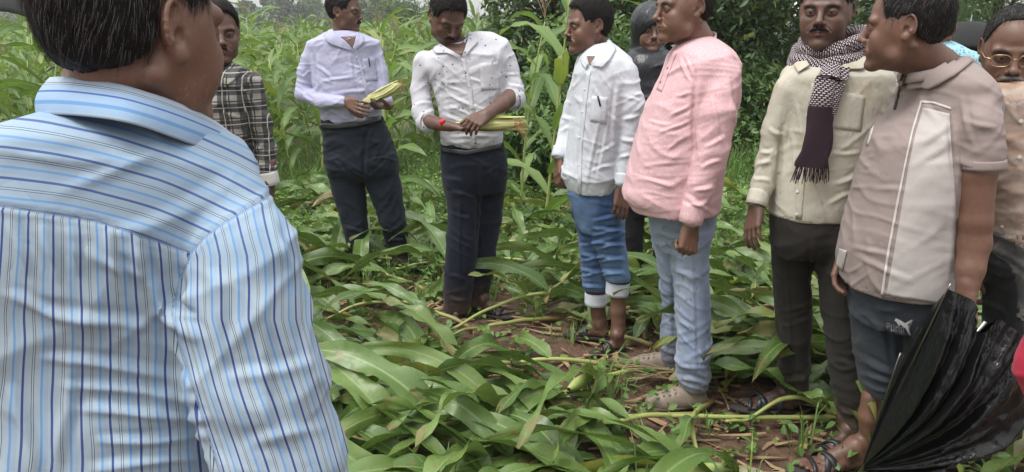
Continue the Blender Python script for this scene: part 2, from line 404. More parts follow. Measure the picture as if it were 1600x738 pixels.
        if neck is not None:
            nb = S.L(neck); c0 = np.array([0, .022, -.045])*s
            S.cone(c0, nb, .05*s, nr, .02*s, world=False)
            d = nrm(nb-c0); S.cone(nb, nb+d*.06, nr, nr*1.5, .03, world=False)
            S.cone(np.array([0, -.03, -.09])*s, nb+np.array([0, -.022, 0]), .022*s, .03, .02, world=False)
            for x in (-1, 1): S.cone(np.array([x*.055, .03, -.05])*s, nb+np.array([x*.02, -.045, 0.0]), .012, .014, .014, world=False)
    def mesh(h, stub=0.5, extra=None):
        V, Q = h.S.build(1); L = (V-h.o)@h.R/h.s
        x, y, z = L[:, 0], L[:, 1], L[:, 2]; ax = np.abs(x)
        n = noise3(L*260)*.5+.5
        lip = np.clip(1-np.sqrt((x/.027)**2+((z+.066)/.0095)**2), 0, 1)*(y < -.08)*1.4
        dark = np.zeros(len(V))
        low = np.clip((-.045-z)/.02, 0, 1)*np.clip((-.0-y)/.03, 0, 1)*(z > -.135)
        dark = np.maximum(dark, stub*low*(.35+.4*n)*(1-np.clip(lip, 0, 1)))
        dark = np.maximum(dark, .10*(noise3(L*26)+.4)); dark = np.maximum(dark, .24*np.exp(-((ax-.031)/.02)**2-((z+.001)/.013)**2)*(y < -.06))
        br = np.exp(-(((ax-.033)/.019)**4)-((z-.0175-.05*(.02-np.abs(ax-.03)))/.0072)**2)*(y < -.06)
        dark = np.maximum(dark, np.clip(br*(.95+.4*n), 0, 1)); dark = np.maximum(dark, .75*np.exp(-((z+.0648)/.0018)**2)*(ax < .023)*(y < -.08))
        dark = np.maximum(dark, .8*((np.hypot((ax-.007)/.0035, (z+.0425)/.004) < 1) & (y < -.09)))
        h.V, h.Q, h.Lc = V, Q, L
        return V, Q, dict(dark=np.clip(dark, 0, 1), lip=np.clip(lip, 0, 1), pale=np.zeros(len(V)))
    def w(h, p): return np.asarray(p, float)*h.s @ h.R.T+h.o
    def eyes(h, parent):
        for x in (-1, 1):
            bm = MB(); n = 14; th = np.linspace(0, np.pi, n); ph = np.linspace(0, 2*np.pi, 20, endpoint=False)
            A = np.stack([np.sin(th)[:, None]*np.cos(ph), -np.cos(th)[:, None]*np.ones(20), np.sin(th)[:, None]*np.sin(ph)], -1)*.0122*h.s
            bm.grid(A, close=True); o = bm.obj('eye', EYE, None)
            M = Matrix(h.R.tolist()).to_4x4(); M.translation = Vector(h.w((x*.031, -.0785, 0))); o.matrix_world = M; o.parent = parent; o.matrix_parent_inverse = parent.matrix_basis.inverted()
def hairline_std(y):
    return np.interp(y, [-.12, -.078, -.066, -.052, -.044, -.03, -.014, -.008, .028, .036, .06, .11], [.092, .088, .084, .062, .022, -.012, -.02, .026, .03, -.028, -.045, -.05])
def hair(h, mat, parent, line=hairline_std, thick=.006, top=.014, front=.0, strands=1800, slen=.03, greyf=0.0, gmat=None, comb=(0, -.3, 0), recede=0.0, name='hair', full=1.0, sw=.00042):
    s = h.s; S = SDF(.0032, h.R, h.o); T = thick
    S.ell(np.array((0, .016, .036+top*.3))*s, np.array((.074*full+T, .096+T, .082+top*.8))*s, 0)
    S.ell(np.array((0, -.022, .032+top*.3))*s, np.array((.066*full+T, .068+T*.6+front, .070+top))*s, .02)
    S.ell(np.array((0, .026, -.002))*s, np.array((.066*full+T*.7, .07+T*.6, .062))*s, .02)
    def cut(X, Y, Z):
        Yn = Y/s; l = line(Yn)+0*X*0
        ex = np.abs(X)/s
        l = l+np.where(Yn < -.03, -np.clip(ex-.045, 0, .03)*.2+recede*np.exp(-((ex-.04)/.018)**2), 0)
        return (Z-l*s)*.75+.0015*np.sin(X/s*900)*np.sin(Y/s*700)
    S.p.append((lambda X, Y, Z: -cut(X, Y, Z)*-1 if False else -cut(X, Y, Z)*1.0, np.array([-.2]*3), np.array([.2]*3), .006, 'isect'))
    h2 = S.res; adds = [q for q in S.p if q[4] == 'add']
    lo = np.min([q[1] for q in adds], 0)-3*h2; hi = np.max([q[2] for q in adds], 0)+3*h2; n = np.ceil((hi-lo)/h2).astype(int)+1
    F = np.full(n, .2, np.float32); ax = [(lo[i]+np.arange(n[i])*h2).astype(np.float32) for i in range(3)]
    X, Y, Z = ax[0][:, None, None], ax[1][None, :, None], ax[2][None, None, :]
    for fn, a, b, k, op in S.p:
        d = fn(X, Y, Z).astype(np.float32)
        if op == 'add': q = np.maximum(k-np.abs(F-d), 0)/max(k, 1e-6); F = np.minimum(F, d)-q*q*k*.25
        else: q = np.maximum(k-np.abs(F-d), 0)/k; F = np.maximum(F, d)+q*q*k*.25
    V, Q = nets(F, lo, h2); V = lap(V, Q); N = normals(V, Q)
    V = V+N*(noise3(V*np.array([160, 160, 60]))*.0022+noise3(V*45)*.0022)[:, None]*s
    N = normals(V, Q)
    # strands lying over the shell
    rng = np.random.default_rng(int(abs(h.o[0])*1e4)+3)
    ok = np.where((N[:, 2] > -.35))[0]; pick = rng.choice(ok, strands)
    p0 = V[pick]; n0 = N[pick]; A = []; 
    cd = np.array([0, 0, -1.])+np.array(comb)
    tdir = cd-n0*(n0@cd)[:, None]; crown = np.exp(-((V[pick][:, 2]/s-.12)/.05)**2)
    tdir[:, 1] -= crown*.9*(1 if front >= 0 else 1); tdir += rng.normal(size=tdir.shape)*.09+np.stack([noise3(V[pick]*38+q*9) for q in range(3)], -1)*.35; tdir -= n0*(np.sum(n0*tdir, 1))[:, None]
    tdir /= np.linalg.norm(tdir, axis=1)[:, None]+1e-9
    Ls = slen*(.5+rng.random(strands))*s; side = np.cross(n0, tdir)
    G4 = []
    for i, t in enumerate((0, .35, .7, 1)):
        c = p0+tdir*(Ls*t)[:, None]+n0*((.0022*math.sin(t*2.6)+.001)-.45*(Ls*t)**2/.09)[:, None]
        w = sw*(1-t*.8)*s
        G4.append(np.stack([c-side*w, c+side*w], 1))
    Gs = np.stack(G4, 1).reshape(strands, 4, 2, 3)
    base = len(V); idx = base+np.arange(strands*8).reshape(strands, 4, 2)
    q = np.stack([idx[:, :-1, 0], idx[:, 1:, 0], idx[:, 1:, 1], idx[:, :-1, 1]], -1).reshape(-1, 4)
    VV = np.concatenate([V, Gs.reshape(-1, 3)]); QQ = np.concatenate([Q, q]); mi = np.zeros(len(QQ), int)
    g = rng.random(strands) < greyf; mi[len(Q):] = np.repeat(g, 3)
    return mesh_obj(name, VV@h.R.T+h.o, QQ, None, parent, mats=[mat, gmat or mat], midx=mi)
def moustache(h, mat, parent, w=.034, t=.0068, droop=.009, name='moustache', z0=-.0515):
    S = SDF(.002, h.R, h.o); s = h.s
    for x in (-1, 1):
        S.cone(np.array((x*.003, -.1015, z0))*s, np.array((x*w*.6, -.099, z0-.002))*s, t*s, t*.9*s, .003, world=False)
        S.cone(np.array((x*w*.6, -.099, z0-.002))*s, np.array((x*w, -.0925, z0-droop-.002))*s, t*.9*s, t*.45*s, .003, world=False)
    V, Q = S.build(1); N = normals(V, Q); V = V+N*(noise3(V*420)*.0016)[:, None]
    return mesh_obj(name, V, Q, mat, parent)
def glasses(h, parent, frame, col_l, rim=.0011):
    s = h.s; mb = MB(); lens = MB()
    for x in (-1, 1):
        th = np.linspace(0, 2*np.pi, 25); pts = [(x*.033+.0245*math.copysign(abs(math.cos(a))**.75, math.cos(a)), -.1035-.0+abs(math.cos(a))*0+.006*((x*.033+.0245*math.cos(a))/.05)**2, -.004+.0165*math.copysign(abs(math.sin(a))**.8, math.sin(a))) for a in th]
        mb.tube([h.w(p) for p in pts], rim*s, 6)
        c0 = h.w((x*.033, -.1035, -.004)); lens.grid(np.array([[h.w(p) for p in pts], [c0]*len(pts)]))
        mb.tube([h.w(p) for p in ((x*.057, -.098, 0), (x*.072, -.08, .0), (x*.079, -.03, .002), (x*.081, .008, .002), (x*.078, .03, -.012))], .0016*s, 6)
    mb.tube([h.w(p) for p in ((-.009, -.1045, .001), (0, -.109, .003), (.009, -.1045, .001))], rim*s, 6)
    g = mb.obj('glasses', frame, parent); lens.obj('lens', col_l, g)
def hand(S, wrist, knuck, palm, thumb_side, curl=(25, 30, 30), spread=.5, tcurl=25, tout=38, s=1.0, curls=None, k2=.0022):
    """adds a hand: wrist point, middle knuckle point, palm normal; thumb_side = +1/-1 along cross(dir, palm)"""
    W = np.asarray(wrist, float); D = nrm(np.asarray(knuck, float)-W); Nn = np.asarray(palm, float); Nn = nrm(Nn-D*(Nn@D)); X = np.cross(D, Nn)*thumb_side
    Lm = .088*s
    offs = [.029, .0095, -.0105, -.029]; ml = [.093, .09, .085, .078]; fl = [.072, .080, .074, .058]; fr = [.0092, .0094, .0088, .0078]
    S.cone(W-D*.02*s, W+D*.012*s, .026*s, .026*s, .012, flat=Nn, f=1.45)
    for o, m in zip(offs, ml):
        S.cone(W+X*o*.55*s+D*.01*s, W+D*m*s+X*o*s, .0145*s, .0118*s, .010, flat=Nn, f=1.05)
    S.cone(W+X*.016*s+D*.02*s+Nn*.004*s, W+D*.04*s+X*.026*s+Nn*.01*s, .016*s, .014*s, .012)
    S.cone(W-X*.02*s+D*.02*s+Nn*.005*s, W+D*.06*s-X*.024*s+Nn*.006*s, .013*s, .011*s, .01)
    for i in range(4):
        cu = curls[i] if curls else curl; a = 0; p = W+D*ml[i]*s+X*offs[i]*s; r = fr[i]*s; sp = spread*D2R((10, 2, -5, -13)[i])
        d0 = nrm(D*math.cos(sp)+X*math.sin(sp))
        for j, fr_ in enumerate((.46, .3, .24)):
            a += D2R(cu[j]); d = d0*math.cos(a)+Nn*math.sin(a); q = p+d*fl[i]*fr_*s
            S.cone(p, q, r*1.04, r*.93, k2); r *= .92; p = q
    a0 = D2R(tout); p = W+D*.018*s+X*.02*s+Nn*.004*s; d = nrm(D*math.cos(a0)+X*math.sin(a0)+Nn*.35)
    q = p+d*.043*s; S.cone(p, q, .0155*s, .0125*s, .008); p = q
    for L, r0, r1, c in ((.034, .0118, .0102, tcurl), (.029, .0102, .0082, tcurl*.8)):
        cc = D2R(c); d = nrm(d*math.cos(cc)+nrm(D*.55-X*.7+Nn*.5)*math.sin(cc)); q = p+d*L*s; S.cone(p, q, r0*s, r1*s, .003); p = q
def foot(S, heel, toe, s=1.0, ankle=None, side=1, toes=True):
    """heel, toe on the ground (z = underside)"""
    H = np.asarray(heel, float); T = np.asarray(toe, float); d = T-H; d[2] = 0; L = np.linalg.norm(d); D = d/L; X = np.array([D[1], -D[0], 0])*side; U = np.array([0, 0, 1.]); k = L/.26
    a = lambda f, x, z: H+D*f*L+X*x*k+U*z*k
    S.cone(a(.1, 0, .032), a(.16, 0, .045), .031*k, .03*k, .02); S.cone(a(.13, 0, .05), a(.2, 0, .085), .03*k, .034*k, .02)
    S.cone(a(.14, 0, .03), a(.5, .006, .022), .028*k, .028*k, .02); S.cone(a(.22, 0, .075), a(.6, -.008, .032), .03*k, .022*k, .022)
    for i, x in enumerate((-.03, -.012, .006, .022, .036)):
        S.cone(a(.45, x*.7, .024), a(.73-.022*i, x, .016), .015*k, (.0145 if i == 0 else .012)*k, .012)
        l = (.15, .14, .12, .1, .08)[i]; r = (.0135, .0095, .009, .0085, .0085)[i]*k
        S.cone(a(.76-.022*i, x, .014), a(.76-.022*i+l, x*1.06, .011), r, r*.95, .0022)
    return a
def garment(prims, res=.007, folds=None, amp=.004, nz=(9, 9, 22), seed=0, smooth=2, creases=(), keep=None, amp2=.0015, ang=.15):
    """prims(S) fills the field; noise folds + hand placed creases (x0,y0,x1,y1,width px,height m) push the cloth in or out"""
    S = SDF(res); prims(S); V, Q = S.build(smooth); N = normals(V, Q)
    o = seed*13.7; C = V-V.mean(0); d = amp*.6*noise3(V*6.5+o)+amp*.35*noise3(V*np.array([13, 13, 15])+o)
    for i, (an, fr) in enumerate(((ang, 10), (ang+.5, 15), (ang-.6, 18), (ang+.1, 28))):
        th = an+.55*noise3(V*3.1+o+i*7); al = C[:, 0]*np.cos(th)+C[:, 2]*np.sin(th); pe = -C[:, 0]*np.sin(th)+C[:, 2]*np.cos(th)
        n_ = noise3(np.stack([al*2.6+i*3, C[:, 1]*4, pe*fr+o], -1)); gate = np.clip(noise3(V*4.2+o+i*31)*2.4+.25, 0, 1)
        d += amp*(1.7, 1.3, 1.1, .6)[i]*gate*(np.clip(1-np.abs(n_)*3.4, 0, 1)**1.4-.22)
    d += amp2*.3*noise3(V*40+o)
    if folds: d = d+folds(V, N)
    if len(creases):
        px, py = proj(V); vis = np.clip(-(N[:, 1])*2+.3, 0, 1)
        for x0, y0, x1, y1, w, hgt in creases:
            dx, dy = x1-x0, y1-y0; L = math.hypot(dx, dy); t = ((px-x0)*dx+(py-y0)*dy)/L**2
            wob = np.sin(t*5+x0)*w*.5
            q = ((px-x0)*dy-(py-y0)*dx)/L+wob; e = np.clip(1-np.abs(t-.5)*2, 0, 1)**.6; e = np.where((t > 0) & (t < 1), e, 0)
            d += hgt*e*vis*(np.exp(-(q/w)**2)-.55*np.exp(-((q-w*1.9)/w)**2))
    V = V+N*d[:, None]
    V = lap(V, Q, .35)
    return V, Q
def st(Y, rows, base=None):
    """rows (py, xl, xr, dy, thick) -> loft stations z,cx,cy,rx,ry; the outline seen off axis fixes rx, the near face fixes z"""
    out = []
    for py, xl, xr, dy, th in rows:
        ry = th/2; a = P(xl, py, Y+dy); b = P(xr, py, Y+dy); w = max((b[0]-a[0])/2, .004); tn = abs((xl+xr)/2-800)/FPX
        rx = math.sqrt(max(w*w-(ry*tn)**2, (.5*w)**2)); ry2 = min(ry, .86*w/max(tn, 1e-3)); z = P((xl+xr)/2, py, Y+dy-ry2*.85)[2]
        out.append((z, (a[0]+b[0])/2, Y+dy, rx, ry2))
    return out
def ch(Y, rows):
    """rows (px, py, dy, rpx) -> chain points with radius in metres"""
    out = []
    for px, py, dy, r in rows:
        p = P(px, py, Y+dy); out.append((p[0], p[1], p[2], r*mpp(p)*math.cos(math.atan(abs(px-800)/FPX))))
    return out
def bvh_of(V, Q): return BVHTree.FromPolygons([tuple(v) for v in V], [tuple(q) for q in Q])
def patch(bvh, left, right, n=12, m=6, off=.002, mb=None, Y=None):
    """strip between two pixel polylines laid on the garment"""
    def res(pl, t):
        pl = np.array(pl, float); s = np.r_[0, np.cumsum(np.hypot(*(pl[1:]-pl[:-1]).T))]; s /= s[-1]; return np.stack([np.interp(t, s, pl[:, 0]), np.interp(t, s, pl[:, 1])], -1)
    t = np.linspace(0, 1, n); A = res(left, t); B = res(right, t); out = np.zeros((n, m, 3)); O = Vector((0, 0, CAM_H)); last = None
    for i in range(n):
        for j in range(m):
            q = A[i]+(B[i]-A[i])*j/(m-1); r = Vector(ray(*q)).normalized(); h = bvh.ray_cast(O, r)
            if h[0] is None: out[i, j] = np.nan; continue
            nn = h[1] if h[1].dot(r) < 0 else -h[1]; out[i, j] = np.array(h[0])+np.array(nn)*off-np.array(r)*off*.6
    bad = np.isnan(out[..., 0])
    if bad.any():
        good = np.argwhere(~bad)
        if len(good) == 0: return mb or MB()
        for i, j in np.argwhere(bad): g = good[np.argmin(((good-[i, j])**2).sum(1))]; out[i, j] = out[g[0], g[1]]
    mb = mb or MB(); mb.grid(out); return mb
def solid(o, t, off=0):
    m = o.modifiers.new('thickness', 'SOLIDIFY'); m.thickness = t; m.offset = off; return o
def collar(parent, mat, c, r, tilt, front, bvh, leaves, rise=.03, open_=.3, rx=1.0, chest=None, skin=None, person=None):
    """a standing band round the neck, and the turned-down leaves laid on the shirt"""
    front = front-math.degrees(math.atan2(c[0], c[1])); Rz = rotz(D2R(front)); ph = np.linspace(open_, 2*np.pi-open_, 48); A = []
    for t in np.linspace(0, 1, 5):
        f = np.cos(ph); rad = r*(1.1-.12*t); A.append(np.stack([rx*rad*np.sin(ph), -rad*f, -.02+(rise+.02)*t-tilt*(f*.5+.5)], -1))
    for t in np.linspace(0, 1, 4)[1:]: A.append(np.stack([rx*(r*.98+.010*t+.006)*np.sin(ph), -(r*.98+.010*t+.006)*f, rise-.02*t*t+.004*math.sin(t*3)-.012*t-tilt*(f*.5+.5)], -1))
    mb = MB(); mb.grid(np.array(A)@Rz.T+np.asarray(c)); o = mb.obj('collar', mat, parent); solid(o, .0022, 0)
    for L, R in leaves:
        mb = MB(); patch(bvh, L, R, 16, 7, .0065, mb); A = mb.v[0].reshape(16, 7, 3); k = np.linspace(1, 0, 7)**1.5
        A += k[None, :, None]*np.array([0, -.004, .004]); mb.v = [A.reshape(-1, 3)]; solid(mb.obj('collar_leaf', mat, o), .003, 0)
    if chest is not None:
        mb = patch(bvh, chest[0], chest[1], 10, 6, .0012); V = np.concatenate(mb.v); mb.obj('open_neck', skin, person, attrs=dict(dark=np.full(len(V), .12), lip=np.zeros(len(V)), pale=np.zeros(len(V))))
    return o
def join_meshes(parts):
    """[(V,Q,attrs)] -> one mesh"""
    Vs, Qs, n = [], [], 0; keys = ('dark', 'lip', 'pale'); at = {k: [] for k in keys}
    for V, Q, a in parts:
        Vs.append(V); Qs.append(Q+n); n += len(V)
        for k in keys: at[k].append(a.get(k, np.zeros(len(V))))
    return np.concatenate(Vs), np.concatenate(Qs), {k: np.concatenate(v) for k, v in at.items()}
def body(parent, mat, parts):
    V, Q, a = join_meshes(parts); return mesh_obj('body', V, Q, mat, parent, attrs=a)
# ------------------------------------------------------------------ the people
EYE = eye_mat()
SK = {k: skin_mat('skin_'+k, c) for k, c in dict(warm=(.192, .103, .070), deep=(.140, .076, .054), mid=(.165, .089, .062), tan=(.225, .127, .088)).items()}
HB = hair_mat('hair_black'); HG = hair_mat('hair_greying', .35); HW = plain('hair_grey', (.16, .155, .15), .5)
WIRE = plain('wire', (.09, .075, .06), .35, .7); GOLD = plain('gilt_wire', (.5, .36, .2), .3, .9)
def glass_mat():
    m, nt, b = node_mat('lens_glass'); b.inputs['Base Color'].default_value = (.05, .05, .05, 1); b.inputs['Alpha'].default_value = .08; b.inputs['Roughness'].default_value = .05; return m
LENS = glass_mat()
def cm(name, col, **k): return cloth_mat(name, col, **k)[0]
def arm_part(res, rows, Y, hands=(), radii=None, **hk):
    """bare arm + hand in one field; rows of (px,py,dy,rpx)"""
    S = SDF(res); S.chain(ch(Y, rows), .012)
    for h in hands: hand(S, **h)
    V, Q = S.build(1); n = noise3(V*70); return V, Q, {'dark': np.clip(.08+.1*n, 0, 1)}
def leg_part(res, Y, rows, heel, toe, side=1, z=.015):
    S = SDF(res); c = ch(Y, rows); S.chain(c, .015)
    H = G(*heel, z); T = G(*toe, z); foot(S, H, T, side=side)
    d = nrm(T-H); an = H+d*.045+np.array([0, 0, .075]); S.cone(c[-1][:3], an, c[-1][3], .034, .015)
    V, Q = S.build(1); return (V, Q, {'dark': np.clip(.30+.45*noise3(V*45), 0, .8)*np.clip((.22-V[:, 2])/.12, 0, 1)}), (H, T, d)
def core(neck, hip, sh=None, feet=(), arms=()):
    feet = ()
    S = SDF(.012); S.cone(neck, hip, .055, .075, .02)
    for a in arms:
        a = [np.array(q, float) for q in a]; S.cone(np.array(neck)-np.array([0, 0, .06]), a[0], .045, .036, .02)
        for p0, p1 in zip(a[:-1], a[1:]): S.cone(p0, p1, .032, .026, .01)
    for f in feet: S.cone(hip, f, .045, .022, .02)
    V, Q = S.build(1); return V, Q, {}
def shoe(parent, mat, sole, heel, toe, side=1, name='shoe', croc=False, res=.0035):
    S = SDF(res); H = np.array(heel, float); T = np.array(toe, float); D = nrm(T-H); L = np.linalg.norm(T-H); X = np.array([D[1], -D[0], 0])*side; U = np.array([0, 0, 1.]); k = L/.28
    a = lambda f, x, z: H+D*f*L+X*x*k+U*z*k
    b = 1.18 if croc else 1.0
    S.cone(a(.12, 0, .035), a(.2, 0, .055), .036*k*b, .036*k*b, .02); S.cone(a(.15, 0, .03), a(.7, .004, .028), .036*k*b, .041*k*b, .02); S.cone(a(.7, .004, .026), a(.88, -.006, .022), .038*k*b, .028*k*b, .02)
    S.cone(a(.2, 0, .07), a(.5, 0, .055), .034*k, .032*k*b, .02)
    if not croc: S.cone(a(.18, 0, .07), a(.2, 0, .11), .035*k, .036*k, .02)
    if croc:
        for f in (.5, .6, .7, .8):
            for x in (-.028, -.01, .01, .028):
                S.ell(S.L(a(f+.02*(x > 0), x*1.1, .062+.012*(1-abs(x)/.03)-(.0 if f < .75 else .014)+(0.02 if f < .55 else .006))), np.array((.0055, .0055, .016))*k, .002, op='sub')
        S.ell(S.L(a(.2, 0, .125)), np.array((.045, .045, .04)), .01, op='sub')
    S.cone(a(-.2, 0, -.06), a(1.2, 0, -.06), .06*k, .06*k, .001, op='sub')
    V, Q = S.build(1); o = mesh_obj(name, V, Q, mat, parent); sole_slab(o, sole, H, T, side, .094*k*b, .014*k); return o
def sole_slab(parent, mat, H, T, side, w, t, z=0):
    D = nrm(T-H); L = np.linalg.norm(T-H); X = np.array([D[1], -D[0], 0])*side; th = np.linspace(0, 2*np.pi, 40, endpoint=False); R = []
    for zz, g in ((0, .0), (0, .94), (.25, 1), (.75, 1), (1, .95), (1, 0)):
        ring = []
        for q in th:
            f = .5-.53*math.cos(q); wd = w/2*(.8+.25*f-.12*math.sin(f*6.28)) ; ring.append((H+T)/2+D*(f-.5)*L*g+X*math.sin(q)*wd*g*(1-.0*f)+np.array([0, 0, t*zz+z]))
        R.append(ring)
    mb = MB(); mb.grid(np.array(R), close=True); return mb.obj('sole', mat, parent)
def sandal(parent, mat, sole, H, T, side=1, straps=((.42, .3), (.62, .62)), toe_loop=True, back=False):
    D = nrm(T-H); L = np.linalg.norm(T-H); X = np.array([D[1], -D[0], 0])*side; k = L/.26; U = np.array([0, 0, 1.])
    s0 = sole_slab(parent, sole, H-D*.008-U*.016, T+D*.02-U*.016, side, .1*k, .017); s0.name = 'sandal_sole'
    def strap(f0, f1, h0, w=.011):
        pts = []
        for t in np.linspace(0, 1, 13):
            q = t*math.pi; x = -.046*math.cos(q)*k*(1.02); z = h0*math.sin(q)**.7*k; f = f0+(f1-f0)*t; pts.append(H+D*f*L+X*x+U*z)
        pts = np.array(pts); A = np.stack([pts-D*w, pts-D*w*.9+U*.0035, pts+D*w*.9+U*.0035, pts+D*w, pts+D*w-U*.001], 1); mb = MB(); mb.grid(A); o = mb.obj('strap', mat, parent); solid(o, .003, 0)
    strap(.5, .66, .056); strap(.68, .5, .058)
    if back: strap(.12, .3, .085, .008)
    if toe_loop: strap(.74, .8, .036, .006)
def placket(parent, mat, bvh, L, R, n=24, m=4, off=.0014, name='placket', t=.0009):
    o = patch(bvh, L, R, n, m, off).obj(name, mat, parent); solid(o, t, 0); return o
def buttons(parent, mat, bvh, pts, r=.0055, off=.004):
    for px, py in pts:
        h = bvh.ray_cast(Vector((0, 0, CAM_H)), Vector(ray(px, py)).normalized())
        if h[0] is None: continue
        n = np.array(h[1]); 
        if n@ray(px, py) > 0: n = -n
        c = np.array(h[0])+n*off; u = nrm(np.cross(n, (0, 0, 1))); v = np.cross(n, u); th = np.linspace(0, 2*np.pi, 12, endpoint=False)
        A = [[c-n*.003+q*0+(u*math.cos(a)+v*math.sin(a))*r for a in th] for q in (0,)]+[[c+(u*math.cos(a)+v*math.sin(a))*r for a in th], [c+n*.0008+(u*math.cos(a)+v*math.sin(a))*r*.6 for a in th], [c]*12]
        mb = MB(); mb.grid(np.array(A), close=True); mb.obj('button', mat, parent)
def person(xy, label, **k):
    g = G(*xy) if len(xy) == 2 else np.array(xy); return empty('person', (g[0], g[1], 0), label, 'person')
def trousers(Y, waist, legs, res=.006, amp=.004, seed=0, creases=(), nz=(8, 8, 20), thick=None, k=.025, **kw):
    def f(S):
        S.loft(st(Y, waist), .01, n=2.4)
        for lg in legs: S.loft(st(Y, lg), k, n=2.3)
    return garment(f, res, amp=amp, seed=seed, creases=creases, nz=nz, **kw)
def shirt(Y, rows, sleeves, res=.005, vneck=None, hole=None, hem=True, amp=.0042, seed=0, creases=(), nz=(9, 9, 18), k=.02, n=2.4, carve=(), extra=None, **kw):
    def f(S):
        S.loft(st(Y, rows), .01, n=n)
        for i, s in enumerate(sleeves): S.chain(ch(Y, s), k if i < 9 else .01)
        if hem:      # the hem is an open edge of thin cloth
            q = sorted(st(Y, rows), key=lambda r: r[0])[:2]; z0 = q[0][0]; hz = min(.045, q[1][0]-z0) if q[1][0]-z0 > .02 else .045; f_ = min(hz/max(q[1][0]-z0, 1e-3), 1); w = lambda i: q[0][i]+(q[1][i]-q[0][i])*f_
            S.loft([(z0-.03, q[0][1], q[0][2], q[0][3]-.006, q[0][4]-.006), (z0, q[0][1], q[0][2], q[0][3]-.006, q[0][4]-.006), (z0+hz, w(1), w(2), w(3)-.006, w(4)-.006)], .001, n=n, op='sub')
        if extra: extra(S)
        if hole is not None: S.cone(np.array(hole[0])+np.array([0, 0, .12]), np.array(hole[0])+np.array([0, 0, .045-hole[2]]), hole[1]*.98, hole[1]*.9, .006, op='sub')
        if vneck is not None:
            q = ch(Y, vneck); S.cone(q[0][:3], q[1][:3], q[0][3], q[1][3], .003, op='sub')
        for c in carve:
            q = ch(Y, c); S.cone(q[0][:3], q[1][:3], q[0][3], q[1][3], .003, op='sub')
    return garment(f, res, amp=amp, seed=seed, creases=creases, nz=nz, **kw)
def stack(V, Q, name, mat, parent, **k): return mesh_obj(name, V, Q, mat, parent, **k)
BELT = plain('belt_black', (.012, .012, .013), .35); BUTTON = plain('button_white', (.6, .6, .58), .35); BUTTON_B = plain('button_brown', (.2, .08, .06), .4)
BLACKR = plain('rubber_black', (.02, .02, .022), .45); SOLE = plain('sole_dark', (.035, .032, .03), .8)
def pen(parent, mat, bvh, x0, y0, x1, y1, r=.004):
    hs_ = [bvh.ray_cast(Vector((0, 0, CAM_H)), Vector(ray(*q)).normalized()) for q in ((x0, y0), (x1, y1))]
    p = [np.array(h[0])-nrm(ray(x0, y0))*.006 for h in hs_]; mb = MB(); mb.tube(p, r, 8); mb.tube([p[0]-nrm(ray(x0, y0))*.005, p[0]*.3+p[1]*.7-nrm(ray(x0, y0))*.005], r*.4, 6); mb.obj('pen', mat, parent)
NAVY_PEN = plain('pen_blue', (.01, .015, .06), .3)
def ridges_ring(mat, parent, chainpts, name, h=.006, rr=1.0, n=3):
    mb = MB()
    for c, r, D in chainpts:
        D = nrm(D); u = nrm(np.cross(D, (.1, .9, .2))); v = np.cross(D, u); A = []
        for t, q in ((-.5, .9), (-.5, .99), (-.3, 1.015), (.2, 1.02), (.49, 1.015), (.5, .97), (.3, .94), (-.1, .9)):
            A.append([c+D*t*h+(u*math.cos(a)+v*math.sin(a))*r*q*(1+.015*math.sin(3*a)) for a in np.linspace(0, 2*np.pi, 36, endpoint=False)])
        mb.grid(np.array(A), close=True)
    return mb.obj(name, mat, parent)

